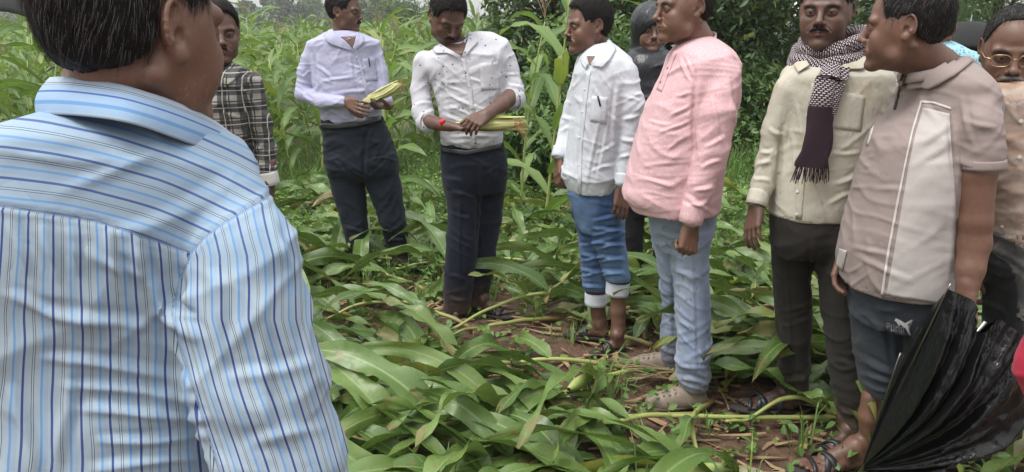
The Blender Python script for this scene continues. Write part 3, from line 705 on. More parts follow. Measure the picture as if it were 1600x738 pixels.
def man_lavender():
    Y = 4.86; p = person((595, 420), 'bespectacled man in a lavender shirt holding a corn cob slanting upward at his waist')
    H = Head(P(538, 19, Y), 66, 4, neck=P(535, 64, Y+.01), nr=.058, full=1.02); parts = [H.mesh(.25)]
    W = P(541, 159, Y-.2); K = P(563, 168, Y-.27); W2 = P(606, 166, Y-.12); K2 = P(588, 169, Y-.2)
    parts.append(arm_part(.003, [(505, 158, -.13, 9), (541, 159, -.2, 7)], Y, [dict(wrist=W, knuck=K, palm=(.15, .9, -.1), thumb_side=-1, curl=(16, 24, 18), spread=.3, s=1.08)]))
    parts.append(arm_part(.003, [(603, 150, -.05, 8), (606, 166, -.12, 6.5)], Y, [dict(wrist=W2, knuck=K2, palm=(.1, .3, .9), thumb_side=-1, curl=(30, 30, 20), spread=.3)]))
    parts.append(core(P(536, 70, Y), P(552, 210, Y), feet=(P(560, 390, Y), P(620, 390, Y))))
    body(p, SK['mid'], parts); H.eyes(p); hair(H, HB, p, thick=.010, top=.016, slen=.035); moustache(H, HB, p, w=.024); glasses(H, p, WIRE, LENS)
    rows = [(48, 518, 556, 0, .14), (54, 502, 572, 0, .18), (63, 487, 588, 0, .22), (85, 486, 589, 0, .25), (110, 487, 590, 0, .27), (140, 490, 594, -.01, .28), (170, 497, 597, 0, .27), (186, 502, 597, 0, .25), (196, 503, 597, 0, .24)]
    cr = [(500, 130, 560, 118, 2.5, .008), (505, 150, 590, 140, 2.5, .006), (492, 100, 520, 125, 2.5, .009), (540, 100, 590, 112, 2, .006), (500, 172, 540, 178, 2.5, .006), (545, 80, 556, 140, 2, .006), (470, 145, 488, 160, 2.5, .008), (472, 120, 486, 112, 2, .005), (590, 75, 600, 150, 2.5, -.008), (492, 85, 492, 150, 2.5, -.012), (585, 90, 560, 105, 2, .005), (515, 160, 590, 165, 2.2, .005)]
    V, Q = shirt(Y, rows, [[(490, 74, 0, 13), (478, 112, 0, 13.5), (474, 148, -.02, 12.5), (505, 160, -.13, 11), (537, 159, -.195, 8.8)], [(584, 72, 0, 11), (596, 112, -.02, 10.5), (601, 146, -.05, 9.5), (606, 158, -.1, 8)]], seed=3, creases=cr, amp=.004, hole=(P(536, 54, Y), .062, .03))
    m = cm('lavender_cotton', (0.458, 0.458, 0.625), rough=.8, wr=.6); sh = stack(V, Q, 'shirt', m, p); b = bvh_of(V, Q)
    collar(sh, m, P(536, 56, Y), .062, .045, 30, b, [([(518, 46), (527, 56), (540, 66), (551, 78)], [(507, 56), (511, 66), (519, 71), (550, 80)]), ([(557, 53), (556, 62), (554, 70), (552, 78)], [(566, 56), (569, 66), (562, 73), (553, 80)])], chest=([(532, 58), (542, 66), (551, 77)], [(557, 56), (556, 66), (552, 77)]), skin=SK['mid'], person=p); placket(sh, m, b, [(552, 76), (560, 100), (570, 140), (572, 186)], [(557, 76), (565, 100), (575, 140), (578, 186)], n=20)
    placket(sh, m, b, [(566, 92), (571, 128)], [(586, 90), (590, 126)], n=8, m=5, name='pocket'); pen(sh, NAVY_PEN, b, 576, 91, 578, 104); buttons(sh, BUTTON, b, [(557, 90), (566, 116), (574, 150)], .005)
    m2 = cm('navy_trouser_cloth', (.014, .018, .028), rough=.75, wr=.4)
    V, Q = trousers(Y, [(184, 501, 598, 0, .24), (205, 502, 605, 0, .26), (240, 507, 617, 0, .28), (275, 512, 622, 0, .26), (284, 516, 618, 0, .2)],
        [[(240, 508, 566, 0, .24), (285, 515, 569, 0, .2), (320, 524, 573, 0, .18), (350, 533, 575, 0, .17), (378, 540, 577, 0, .16), (410, 546, 577, 0, .15), (430, 549, 575, 0, .14)], [(240, 558, 617, 0, .24), (289, 570, 626, 0, .2), (321, 583, 631, 0, .18), (350, 593, 635, 0, .17), (382, 602, 640, .03, .16), (402, 609, 643, .04, .15), (416, 611, 645, .04, .14)]], seed=4, amp=.005,
        creases=[(535, 350, 575, 370, 3, .01), (545, 385, 577, 400, 3, .008), (600, 380, 640, 372, 3, .008), (608, 398, 642, 392, 2.5, .008), (570, 205, 570, 285, 3, -.012), (520, 250, 560, 290, 3, .006), (585, 250, 625, 240, 3, .006)])
    t = stack(V, Q, 'trousers', m2, p); bt = bvh_of(V, Q)
    placket(p, BELT, bt, [(501, 193), (530, 193), (560, 190), (597, 180)], [(502, 202), (530, 202), (560, 199), (598, 189)], n=24, m=4, off=.006, name='belt', t=.004)
    shoe(p, plain('shoe_leather', (.014, .014, .016), .4), SOLE, G(566, 414), G(553, 436), 1); shoe(p, bpy.data.materials['shoe_leather'], SOLE, G(622, 410), G(650, 431), 1)
def man_dotted():
    Y = 4.0; p = person((735, 492), 'man in a dotted white shirt with rolled sleeves looking down at the cob he peels')
    H = Head(P(698, 27, Y-.04), 22, 34, 4, neck=P(716, 78, Y+.02), nr=.058, s=1.03); parts = [H.mesh(.75)]
    W = P(704, 198, Y-.27); K = P(727, 203, Y-.31); W2 = P(760, 179, Y-.29); K2 = P(741, 192, Y-.35)
    parts.append(arm_part(.003, [(664, 188, -.08, 11), (684, 194, -.18, 10.5), (704, 198, -.27, 8)], Y, [dict(wrist=W, knuck=K, palm=(.1, .15, .95), thumb_side=-1, curl=(28, 35, 25), spread=.3, tcurl=15)]))
    parts.append(arm_part(.003, [(800, 150, -.06, 14), (783, 164, -.18, 12), (760, 179, -.29, 8.5)], Y, [dict(wrist=W2, knuck=K2, palm=(-.45, .3, -.85), thumb_side=-1, curl=(42, 38, 25), spread=.4, tcurl=15)]))
    parts.append(core(P(718, 85, Y), P(738, 240, Y), feet=(P(714, 470, Y), P(738, 470, Y+.1))))
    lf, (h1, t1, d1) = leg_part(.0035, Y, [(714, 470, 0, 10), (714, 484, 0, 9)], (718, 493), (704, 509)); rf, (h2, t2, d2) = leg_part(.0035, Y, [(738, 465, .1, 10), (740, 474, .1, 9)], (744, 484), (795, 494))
    parts += [lf, rf]
    body(p, SK['deep'], parts); H.eyes(p); hair(H, HB, p, thick=.009, top=.026, slen=.034, comb=(0, .5, .2), strands=3200); moustache(H, HB, p, w=.026)
    rows = [(50, 738, 770, .02, .1), (60, 712, 786, .02, .16), (72, 684, 794, .01, .2), (85, 668, 796, 0, .24), (102, 660, 794, 0, .26), (130, 673, 789, 0, .27), (165, 683, 786, 0, .28), (200, 688, 785, 0, .28), (225, 689, 786, 0, .27), (234, 691, 784, 0, .25)]
    cr = [(690, 100, 700, 180, 3, -.010), (775, 80, 770, 150, 3, -.012), (690, 180, 770, 205, 2.6, .008), (695, 150, 760, 172, 2.4, .007), (720, 120, 775, 135, 2.2, .006), (655, 180, 690, 172, 3, .007), (650, 165, 682, 160, 2.5, .007), (792, 130, 815, 140, 2.5, .009), (786, 115, 812, 118, 2, .006), (700, 215, 780, 212, 2.5, .006), (692, 130, 730, 150, 2.3, .006), (700, 165, 750, 188, 2.2, .006)]
    V, Q = shirt(Y, rows, [[(664, 98, 0, 18), (657, 138, 0, 15), (661, 176, -.05, 16.5), (668, 194, -.09, 15)], [(782, 78, 0, 18), (795, 112, 0, 15.5), (803, 142, -.03, 15.5), (800, 154, -.07, 16)]], seed=5, creases=cr, amp=.004, hole=(P(717, 66, Y), .066, .04))
    m, N, c, bs = cloth_mat('dotted_white_cotton', (0.581, 0.581, 0.625), rough=.82, wr=.6)
    vo = N.n('ShaderNodeTexVoronoi', i_Scale=32.0, i_Randomness=.75); lk(m, N.obj(), vo.inputs['Vector']); f = N.math('LESS_THAN', vo.outputs['Distance'], .145)
    lk(m, N.mix(f, c, (.06, .055, .1)), bs.inputs['Base Color'])
    sh = stack(V, Q, 'shirt', m, p); b = bvh_of(V, Q)
    collar(sh, m, P(715, 68, Y), .064, .05, 14, b, [([(680, 62), (690, 73), (706, 82), (721, 90)], [(672, 74), (682, 85), (700, 84), (720, 92)]), ([(731, 50), (731, 64), (727, 78), (722, 90)], [(742, 54), (747, 67), (736, 78), (724, 92)])], chest=([(692, 73), (706, 81), (721, 89)], [(731, 62), (727, 76), (722, 89)]), skin=SK['deep'], person=p)
    placket(sh, m, b, [(720, 92), (732, 140), (737, 232)], [(727, 92), (738, 140), (744, 232)], n=24); placket(sh, m, b, [(748, 100), (752, 142)], [(778, 96), (781, 140)], n=9, m=6, name='pocket')
    buttons(sh, BUTTON, b, [(726, 110), (733, 135), (738, 160), (741, 222)], .005)
    q = ch(Y, [(666, 190, -.085, 15), (804, 155, -.06, 16)])
    ridges_ring(m, sh, [(np.array(q[0][:3]), q[0][3]*1.03, W-np.array(q[0][:3]))], 'cuff', h=.05); ridges_ring(m, sh, [(np.array(q[1][:3]), q[1][3]*1.03, W2-np.array(q[1][:3]))], 'cuff', h=.05)
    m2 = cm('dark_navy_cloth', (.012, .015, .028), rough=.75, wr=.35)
    V, Q = trousers(Y, [(224, 690, 786, 0, .25), (245, 689, 791, 0, .28), (280, 691, 792, 0, .28), (305, 695, 790, .02, .24)],
        [[(280, 691, 748, -.02, .24), (321, 699, 750, -.02, .2), (400, 696, 746, -.02, .18), (450, 693, 739, -.01, .17), (492, 694, 735, 0, .16)], [(280, 738, 791, .08, .24), (321, 740, 787, .1, .2), (400, 730, 775, .11, .18), (450, 722, 766, .12, .17), (482, 718, 759, .12, .16)]], seed=6, amp=.0045,
        creases=[(700, 300, 745, 310, 3, .008), (697, 330, 740, 345, 3, .006), (700, 430, 735, 440, 3, .006), (750, 330, 782, 318, 3, .006), (697, 465, 734, 472, 3, .007), (748, 250, 745, 420, 3, -.01), (722, 260, 716, 490, 2, .006)])
    t = stack(V, Q, 'trousers', m2, p); bt = bvh_of(V, Q)
    placket(p, BELT, bt, [(691, 231), (730, 236), (785, 224)], [(691, 238), (730, 243), (785, 232)], n=24, m=4, off=.006, name='belt', t=.004)
    ridges_ring(plain('red_thread', (.7, .015, .03), .6), p, [(P(695, 196, Y-.235), .029, W-P(684, 194, Y-.18))], 'wrist_thread', h=.006)
    bz = SDF(.002); c0 = P(690, 191, Y-.27); bz.ell(c0, (.012, .008, .012), 0); bz.ell(c0+np.array([.01, 0, .006]), (.008, .007, .008), .004); V, Q = bz.build(1); mesh_obj('thread_knot', V, Q, bpy.data.materials['red_thread'], p)
    sandal(p, BLACKR, SOLE, h1, t1); sandal(p, BLACKR, SOLE, h2, t2)
def denim(name, col, light, fade=.6, spots=False):
    m, N, c, b = cloth_mat(name, col, rough=.85, weave=1400, wr=.5)
    n = N.noise(5, 3, N.obj((1.6, 1, .8))); w = N.noise(30, 2, N.obj((.5, .5, 1.6)))
    f = N.math('MULTIPLY', N.math('SUBTRACT', n, .38, clamp=True), 4*fade, clamp=True); f = N.math('MULTIPLY', f, N.math('ADD', w, .35), clamp=True); c = N.mix(f, c, light)
    if spots:
        vo = N.n('ShaderNodeTexNoise', i_Scale=38.0); lk(m, N.obj((1, 1, .6)), vo.inputs['Vector']); g = N.noise(6, 1, N.obj((1, 1, .5)))
        sp = N.math('MULTIPLY', N.math('GREATER_THAN', vo.outputs['Fac'], .64), N.math('GREATER_THAN', g, .5)); c = N.mix(N.math('MULTIPLY', sp, .55), c, tuple(x*.45 for x in col))
    lk(m, c, b.inputs['Base Color']); return m
def man_white():
    Y = 3.58; p = person((940, 535), 'man in plain white shirt and blue jeans rolled up to white cuffs, looking left')
    H = Head(P(920, 41, Y), -68, 3, neck=P(934, 84, Y+.02), nr=.050); parts = [H.mesh(.3)]
    W = P(875, 246, Y+.06); K = P(872, 268, Y+.04); W2 = P(973, 292, Y-.17); K2 = P(971, 320, Y-.18)
    parts.append(arm_part(.003, [(880, 220, .1, 10), (875, 246, .06, 8)], Y, [dict(wrist=W, knuck=K, palm=(.9, .3, 0), thumb_side=-1, curl=(22, 35, 25), spread=.4, tcurl=15)]))
    parts.append(arm_part(.003, [(983, 240, -.15, 10), (973, 292, -.17, 8.5)], Y, [dict(wrist=W2, knuck=K2, palm=(-.25, .95, 0), thumb_side=1, curl=(16, 22, 20), spread=.3, tcurl=10)]))
    parts.append(core(P(936, 95, Y), P(928, 300, Y), feet=(P(930, 430, Y+.08), P(962, 430, Y-.03))))
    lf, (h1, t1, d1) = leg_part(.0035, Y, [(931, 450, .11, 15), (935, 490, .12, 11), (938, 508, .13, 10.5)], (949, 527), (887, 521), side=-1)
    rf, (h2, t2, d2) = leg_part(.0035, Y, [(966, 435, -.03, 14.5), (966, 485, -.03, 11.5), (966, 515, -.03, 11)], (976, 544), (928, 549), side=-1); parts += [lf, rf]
    body(p, SK['warm'], parts); H.eyes(p); hair(H, HB, p, thick=.007, top=.024, front=.008, slen=.034, comb=(0, .1, .1), strands=2600); moustache(H, HB, p, w=.022)
    rows = [(62, 926, 952, .02, .1), (75, 915, 968, 0, .2), (90, 904, 984, 0, .32), (108, 898, 990, 0, .38), (130, 895, 990, 0, .4), (170, 893, 984, 0, .4), (210, 888, 976, 0, .38), (250, 883, 971, 0, .37), (282, 878, 968, 0, .37), (298, 884, 962, 0, .35), (307, 888, 960, 0, .34)]
    cr = [(960, 120, 952, 240, 3, -.010), (975, 150, 1000, 160, 2.5, .006), (972, 190, 1000, 178, 3, .009), (968, 215, 995, 225, 3, .009), (965, 250, 985, 240, 2.6, .008), (905, 150, 930, 250, 2.5, .006), (940, 160, 915, 300, 2.6, .007), (950, 180, 925, 290, 2.4, -.006), (880, 180, 895, 190, 3, .008), (875, 205, 893, 200, 3, .008), (905, 200, 895, 280, 2.5, .006), (925, 130, 955, 190, 2.5, .005), (930, 240, 965, 225, 2.5, .006), (920, 270, 965, 255, 2.5, .006)]
    V, Q = shirt(Y, rows, [[(975, 116, -.12, 23), (988, 165, -.15, 19), (986, 215, -.15, 17), (977, 262, -.16, 13), (973, 284, -.17, 12)], [(912, 112, .1, 16), (893, 170, .13, 13), (883, 212, .11, 12), (875, 240, .06, 11.5)]], seed=7, creases=cr, amp=.0036, k=.012, hole=(P(932, 74, Y), .062, .03))
    m = cm('white_cotton', (0.616, 0.642, 0.695), rough=.8, wr=.6); sh = stack(V, Q, 'shirt', m, p); b = bvh_of(V, Q)
    collar(sh, m, P(932, 78, Y), .060, .045, -50, b, [([(951, 64), (942, 79), (933, 90), (924, 101)], [(962, 78), (954, 93), (941, 107), (925, 103)]), ([(915, 88), (917, 95), (920, 102)], [(909, 95), (911, 101), (916, 108)])], chest=([(917, 88), (919, 95), (921, 102)], [(930, 88), (927, 95), (924, 101)]), skin=SK['warm'], person=p); placket(sh, m, b, [(917, 112), (911, 160), (904, 230), (902, 305)], [(923, 112), (917, 160), (910, 230), (908, 305)], n=26)
    placket(sh, m, b, [(925, 150), (922, 190)], [(950, 152), (948, 194)], n=8, m=6, name='pocket'); pen(sh, BELT, b, 934, 150, 938, 166); buttons(sh, BUTTON, b, [(914, 140), (910, 175), (906, 215), (905, 258)], .005)
    ridges_ring(m, sh, [(np.array(ch(Y, [(974, 280, -.17, 12)])[0][:3]), 12.4*mpp(P(974, 280, Y-.17)), W2-P(975, 270, Y-.16))], 'cuff', h=.055); ridges_ring(m, sh, [(P(875, 239, Y+.06), 12.2*mpp(P(875, 239, Y+.06)), W-P(880, 220, Y+.1))], 'cuff', h=.055)
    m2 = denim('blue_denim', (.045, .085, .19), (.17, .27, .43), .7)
    zig = [(905, y, 945, y+8*(-1)**i, 2.3, .013) for i, y in enumerate(range(372, 452, 12))]+[(925, y, 978, y-8*(-1)**i, 2.3, .013) for i, y in enumerate(range(345, 440, 11))]
    V, Q = trousers(Y, [(288, 886, 966, 0, .3), (320, 888, 971, 0, .32), (350, 896, 975, 0, .3), (368, 902, 974, 0, .26)],
        [[(330, 888, 940, .08, .2), (372, 902, 941, .08, .17), (420, 907, 946, .09, .16), (458, 911, 950, .1, .15)], [(330, 912, 973, -.04, .22), (372, 921, 976, -.05, .19), (410, 934, 981, -.04, .17), (444, 944, 986, -.03, .16)]], seed=8, amp=.006, creases=zig, k=.015)
    t = stack(V, Q, 'jeans', m2, p); cf = plain('denim_turnup', (.55, .58, .63), .9)
    ridges_ring(cf, t, [(P(931, 466, Y+.1), .0565, (0, 0, 1))], 'turnup', h=.068); ridges_ring(cf, t, [(P(965, 450, Y-.03), .0575, (.05, 0, 1))], 'turnup', h=.068)
    sandal(p, BLACKR, SOLE, h1, t1, side=-1); sandal(p, BLACKR, SOLE, h2, t2, side=-1)
def wet_black(name, col=(.018, .019, .022), rough=.34, wr=.35):
    m, nt, b = node_mat(name); N = NT(nt); v = N.obj(); b.inputs['Base Color'].default_value = col+(1,); n = N.noise(9, 3, v)
    nt.links.new(N.math('ADD', N.math('MULTIPLY', n, .3), rough-.15), b.inputs['Roughness']); b.inputs['Specular IOR Level'].default_value = .4; b.inputs['Coat Roughness'].default_value = .2
    nt.links.new(N.bump(N.noise(30, 3, N.obj((1, 1, .5)), .55), wr, .02), b.inputs['Normal']); return m
def man_hooded():
    Y = 4.5; p = person((1012, 440), 'man in a wet black hooded raincoat standing behind the white and pink shirts')
    H = Head(P(1016, 47, Y), 14, 4, neck=P(1016, 88, Y+.02)); parts = [H.mesh(.3), core(P(1016, 95, Y), P(1016, 250, Y), feet=(P(990, 420, Y), P(1030, 420, Y)))]
    S = SDF(.004)
    for x in (-1, 1): hand(S, P(1016+x*52, 262, Y-.03), P(1016+x*50, 285, Y-.04), (-x, .2, 0), x)
    V, Q = S.build(1); parts.append((V, Q, {})); body(p, SK['tan'], parts); H.eyes(p); moustache(H, HB, p, w=.02, t=.003)
    m = wet_black('raincoat_black'); m2 = cm('black_trouser_cloth', (.012, .012, .014), rough=.7)
    hs_ = H.s
    def ex(S):
        R = H.R; q = lambda c: H.w(c)
        S.ell(q((0, .02, .035)), (.112, .138, .122), .02, Q=R); S.cone(q((0, .04, -.04)), q((0, .05, -.16)), .1, .11, .03)
        S.ell(q((0, -.10, -.034)), (.050, .085, .070), .010, op='sub', Q=R); S.ell(q((0, -.03, -.02)), (.07, .075, .09), .01, op='sub', Q=R)
    rows = [(74, 1000, 1032, .02, .14), (82, 984, 1050, .01, .22), (95, 974, 1060, 0, .27), (130, 970, 1064, 0, .3), (200, 972, 1062, 0, .32), (280, 968, 1066, 0, .34), (325, 966, 1068, 0, .34)]
    V, Q = shirt(Y, rows, [[(984, 100, 0, 13), (972, 180, 0, 13), (966, 255, -.03, 11)], [(1050, 100, 0, 13), (1062, 180, 0, 13), (1066, 255, -.03, 11)]], seed=9, amp=.005, extra=ex, nz=(11, 11, 14), res=.0065)
    stack(V, Q, 'raincoat', m, p)
    V, Q = trousers(Y, [(300, 975, 1058, 0, .26), (340, 974, 1056, 0, .24)], [[(320, 972, 1010, 0, .2), (380, 973, 1004, 0, .17), (438, 975, 1002, 0, .15)], [(320, 1015, 1056, 0, .2), (380, 1020, 1052, 0, .17), (440, 1020, 1048, 0, .15)]], seed=10)
    stack(V, Q, 'trousers', m2, p)
    for x in (988, 1034): shoe(p, BLACKR, SOLE, G(x, 436), G(x-6, 458))
def man_pink():
    Y = 3.0; p = person((1075, 615), 'stout man in a pink patterned kurta with pale jeans and beige clogs')
    H = Head(P(1069, 13, Y), -63, 2, s=1.06, full=1.05, jowl=1.0, jaw=1.1, neck=P(1086, 64, Y+.02), nr=.062); parts = [H.mesh(.22)]
    W = P(1079, 352, Y-.23); K = P(1076, 378, Y-.24)
    parts.append(arm_part(.003, [(1090, 300, -.22, 14), (1079, 352, -.23, 11)], Y, [dict(wrist=W, knuck=K, palm=(-.35, .9, 0), thumb_side=1, curl=(65, 75, 45), spread=.2, tcurl=30, tout=30, s=1.05)]))
    parts.append(core(P(1090, 80, Y), P(1064, 330, Y), feet=(P(1048, 540, Y+.29), P(1082, 580, Y-.0))))
    S = SDF(.004); hand(S, P(1066, 330, Y+.22), P(1064, 355, Y+.22), (0, -1, 0), 1); V, Q = S.build(1); parts.append((V, Q, {}))
    body(p, SK['warm'], parts); H.eyes(p); hair(H, HB, p, thick=.005, top=.012, slen=.024)
    rows = [(56, 1082, 1112, .02, .12), (66, 1062, 1128, .01, .22), (80, 1048, 1144, 0, .34), (98, 1040, 1152, 0, .42), (122, 1031, 1154, 0, .44), (150, 1018, 1154, 0, .44), (190, 1003, 1146, 0, .44), (228, 991, 1138, 0, .44), (270, 981, 1130, 0, .43), (300, 975, 1126, 0, .42), (320, 971, 1123, 0, .42), (336, 982, 1122, 0, .41), (343, 984, 1120, .0, .40)]
    cr = [(1086, 110, 1084, 250, 3.5, -.016), (1084, 160, 1045, 185, 2.6, .009), (1084, 185, 1030, 210, 2.6, .009), (1082, 145, 1055, 150, 2.4, .007), (1080, 210, 1040, 235, 2.6, .007), (1060, 90, 1080, 130, 2.5, .008), (1070, 85, 1082, 120, 2, .006), (1010, 190, 1050, 195, 2.5, .006), (1138, 120, 1150, 210, 3, .008), (1110, 150, 1130, 230, 3, .008), (1100, 230, 1135, 215, 3, .01), (1095, 262, 1128, 250, 3, .01), (1085, 300, 1115, 290, 3, .011), (1080, 320, 1105, 318, 3, .010), (990, 280, 1060, 290, 3, .006), (1085, 250, 1000, 262, 3, .005), (1060, 300, 1120, 336, 3, .006)]
    V, Q = shirt(Y, rows, [[(1128, 118, -.16, 29), (1121, 175, -.21, 29), (1113, 235, -.22, 26), (1096, 290, -.23, 21), (1081, 340, -.235, 17)], [(1080, 110, .17, 20), (1074, 220, .21, 18), (1066, 318, .22, 13)]], seed=11, creases=cr, amp=.0034, k=.01, res=.005)
    m, N, c, bs = cloth_mat('pink_printed_cotton', (.66, .40, .425), rough=.85, wr=.5)
    vv = N.obj(); w = N.n('ShaderNodeTexVoronoi', feature='DISTANCE_TO_EDGE', i_Scale=85.0); nn = N.n('ShaderNodeTexNoise', i_Scale=40.0); lk(m, vv, nn.inputs['Vector'])
    mv = N.n('ShaderNodeVectorMath', operation='MULTIPLY_ADD'); lk(m, nn.outputs['Color'], mv.inputs[0]); mv.inputs[1].default_value = (.018, .018, .018); lk(m, vv, mv.inputs[2]); lk(m, mv.outputs[0], w.inputs['Vector'])
    w2 = N.n('ShaderNodeTexVoronoi', feature='F1', i_Scale=85.0); lk(m, mv.outputs[0], w2.inputs['Vector'])
    f = N.math('MAXIMUM', N.math('LESS_THAN', w.outputs['Distance'], .05), N.math('MULTIPLY', N.math('GREATER_THAN', w2.outputs['Distance'], .26), N.math('LESS_THAN', w2.outputs['Distance'], .34)))
    lk(m, N.mix(N.math('MULTIPLY', f, .5), c, (.72, .55, .57)), bs.inputs['Base Color'])
    sh = stack(V, Q, 'kurta', m, p); b = bvh_of(V, Q)
    # mandarin collar: a standing band
    mb = MB(); c0 = P(1087, 62, Y+.01); Rz = rotz(D2R(-52)); ph = np.linspace(.12, 2*np.pi-.12, 44); A = []
    for t in np.linspace(0, 1, 4): A.append(np.stack([(.079-.004*t)*np.sin(ph), -(.078-.004*t)*np.cos(ph), -.03+.045*t-.036*(np.cos(ph)*.5+.5)+.008*(1-np.cos(ph))], -1))
    mb.grid(np.array(A)@Rz.T+c0); solid(mb.obj('collar', m, sh), .003, 0)
    placket(sh, m, b, [(1052, 78), (1038, 110), (1026, 140)], [(1059, 80), (1046, 112), (1034, 144)], n=16); buttons(sh, BUTTON_B, b, [(1044, 107), (1033, 129)], .005)
    cuff = [(1077, 343), (1074, 352)]
    ridges_ring(m, sh, [(P(1082, 333, Y-.235), 18.6*mpp(P(1082, 333, Y-.235)), P(1079, 350, Y-.235)-P(1090, 305, Y-.23))], 'cuff', h=.075); 
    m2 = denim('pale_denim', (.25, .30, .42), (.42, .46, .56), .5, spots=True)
    V, Q = trousers(Y, [(318, 1006, 1120, .02, .32), (350, 1012, 1116, .03, .34), (380, 1016, 1110, .06, .32), (398, 1020, 1106, .08, .28)],
        [[(365, 1014, 1068, .18, .24), (444, 1030, 1078, .24, .2), (500, 1034, 1072, .28, .17), (547, 1031, 1068, .3, .16), (577, 1034, 1062, .31, .15)], [(365, 1036, 1113, 0, .27), (400, 1043, 1107, 0, .24), (486, 1053, 1109, -.01, .21), (560, 1056, 1109, -.02, .19), (600, 1057, 1107, -.02, .18), (616, 1060, 1104, -.02, .17)]], seed=12, amp=.005, k=.012,
        creases=[(1045, 420, 1105, 440, 3, .007), (1020, 390, 1050, 440, 3, .006), (1058, 590, 1106, 600, 3, .01), (1056, 570, 1106, 578, 3, .008), (1032, 545, 1064, 556, 3, .009), (1082, 380, 1085, 600, 2.2, .005), (1055, 400, 1052, 540, 3, -.012), (1058, 500, 1085, 520, 3, .006), (1030, 480, 1055, 500, 3, .007)])
    stack(V, Q, 'jeans', m2, p)
    cm_ = plain('clog_foam', (.23, .185, .145), .6, bump=.05); shoe(p, cm_, plain('clog_sole', (.13, .1, .08), .7), G(1100, 632), G(1008, 637), side=-1, name='clog', croc=True, res=.003); shoe(p, cm_, bpy.data.materials['clog_sole'], G(1062, 578), G(984, 572), side=-1, name='clog', croc=True, res=.003)
def man_plaid():
    Y = 3.1; p = person((345, 640), 'man in a grey checked shirt half hidden behind the striped shirt')
    H = Head(P(341, 51, Y), 6, 5, neck=P(338, 106, Y+.02), s=.98); parts = [H.mesh(.3)]
    W = P(420, 288, Y-.02); K = P(419, 312, Y-.04)
    parts.append(arm_part(.003, [(421, 255, -.01, 12), (420, 288, -.02, 10)], Y, [dict(wrist=W, knuck=K, palm=(-.9, .2, 0), thumb_side=1)])); parts.append(core(P(338, 120, Y), P(340, 340, Y), feet=(P(318, 600, Y), P(360, 600, Y))))
    S = SDF(.004); hand(S, P(262, 290, Y-.02), P(262, 315, Y-.04), (.9, .2, 0), -1); V, Q = S.build(1); parts.append((V, Q, {}))
    body(p, SK['deep'], parts); H.eyes(p); hair(H, HB, p, thick=.008, top=.02, slen=.03); moustache(H, HB, p, w=.02, t=.004)
    rows = [(98, 322, 356, .02, .12), (106, 302, 374, .01, .2), (118, 284, 396, 0, .25), (140, 276, 404, 0, .28), (200, 280, 402, 0, .28), (280, 282, 400, 0, .28), (350, 280, 402, 0, .28), (370, 282, 400, 0, .27)]
    V, Q = shirt(Y, rows, [[(394, 132, 0, 18), (407, 190, 0, 17), (416, 240, 0, 15), (420, 280, -.02, 14)], [(286, 132, 0, 18), (270, 190, 0, 17), (262, 280, -.02, 14)]], seed=13, amp=.007, hole=(P(338, 100, Y), .062, .03), creases=[(385, 150, 392, 260, 3, -.01), (340, 170, 380, 190, 3, .008), (330, 220, 385, 240, 3, .008)])
    m, N, c, bs = cloth_mat('grey_check_flannel', (.30, .29, .27), rough=.9, wr=.6)
    t = N.t.nodes.new('ShaderNodeTexCoord'); sx = N.t.nodes.new('ShaderNodeSeparateXYZ'); lk(m, t.outputs['Object'], sx.inputs[0])
    def band(s, per, off, lo): return N.math('LESS_THAN', N.math('FRACT', N.math('ADD', N.math('DIVIDE', s, per), off)), lo)
    X, Z = sx.outputs[0], sx.outputs[2]; bx_, bz_ = band(X, .066, .2, .5), band(Z, .066, .1, .5); tot = N.math('ADD', bx_, bz_); 
    c2 = N.ramp(N.math('DIVIDE', tot, 2.0), [(0, (.33, .31, .28)), (.5, (.09, .09, .09)), (1, (.035, .035, .038))]); c2 = N.mix(N.math('MAXIMUM', band(X, .066, .62, .07), band(Z, .066, .5, .07)), c2, (.05, .05, .05)); c2 = N.mix(N.math('MAXIMUM', band(X, .066, .95, .05), band(Z, .066, .86, .05)), c2, (.4, .38, .34))
    lk(m, c2, bs.inputs['Base Color']); sh = stack(V, Q, 'shirt', m, p); b = bvh_of(V, Q); collar(sh, m, P(338, 106, Y), .062, .04, 8, b, [([(362, 100), (356, 115), (347, 134)], [(376, 108), (374, 121), (351, 137)]), ([(318, 100), (326, 115), (342, 134)], [(306, 108), (306, 121), (338, 137)])])
    ridges_ring(plain('cuff_lining', (.48, .47, .44), .9), sh, [(P(420, 279, Y-.02), 15.5*mpp(P(420, 279, Y)), (.15, 0, -1))], 'cuff', h=.055)
    V, Q = trousers(Y, [(355, 282, 400, 0, .26), (420, 284, 398, 0, .26)], [[(400, 286, 340, 0, .2), (640, 300, 336, 0, .15)], [(400, 342, 398, 0, .2), (640, 350, 386, 0, .15)]]); stack(V, Q, 'trousers', cm('dark_trouser_cloth', (.03, .03, .035)), p)
    for x in (318, 366): shoe(p, BLACKR, SOLE, G(x, 634), G(x, 668))
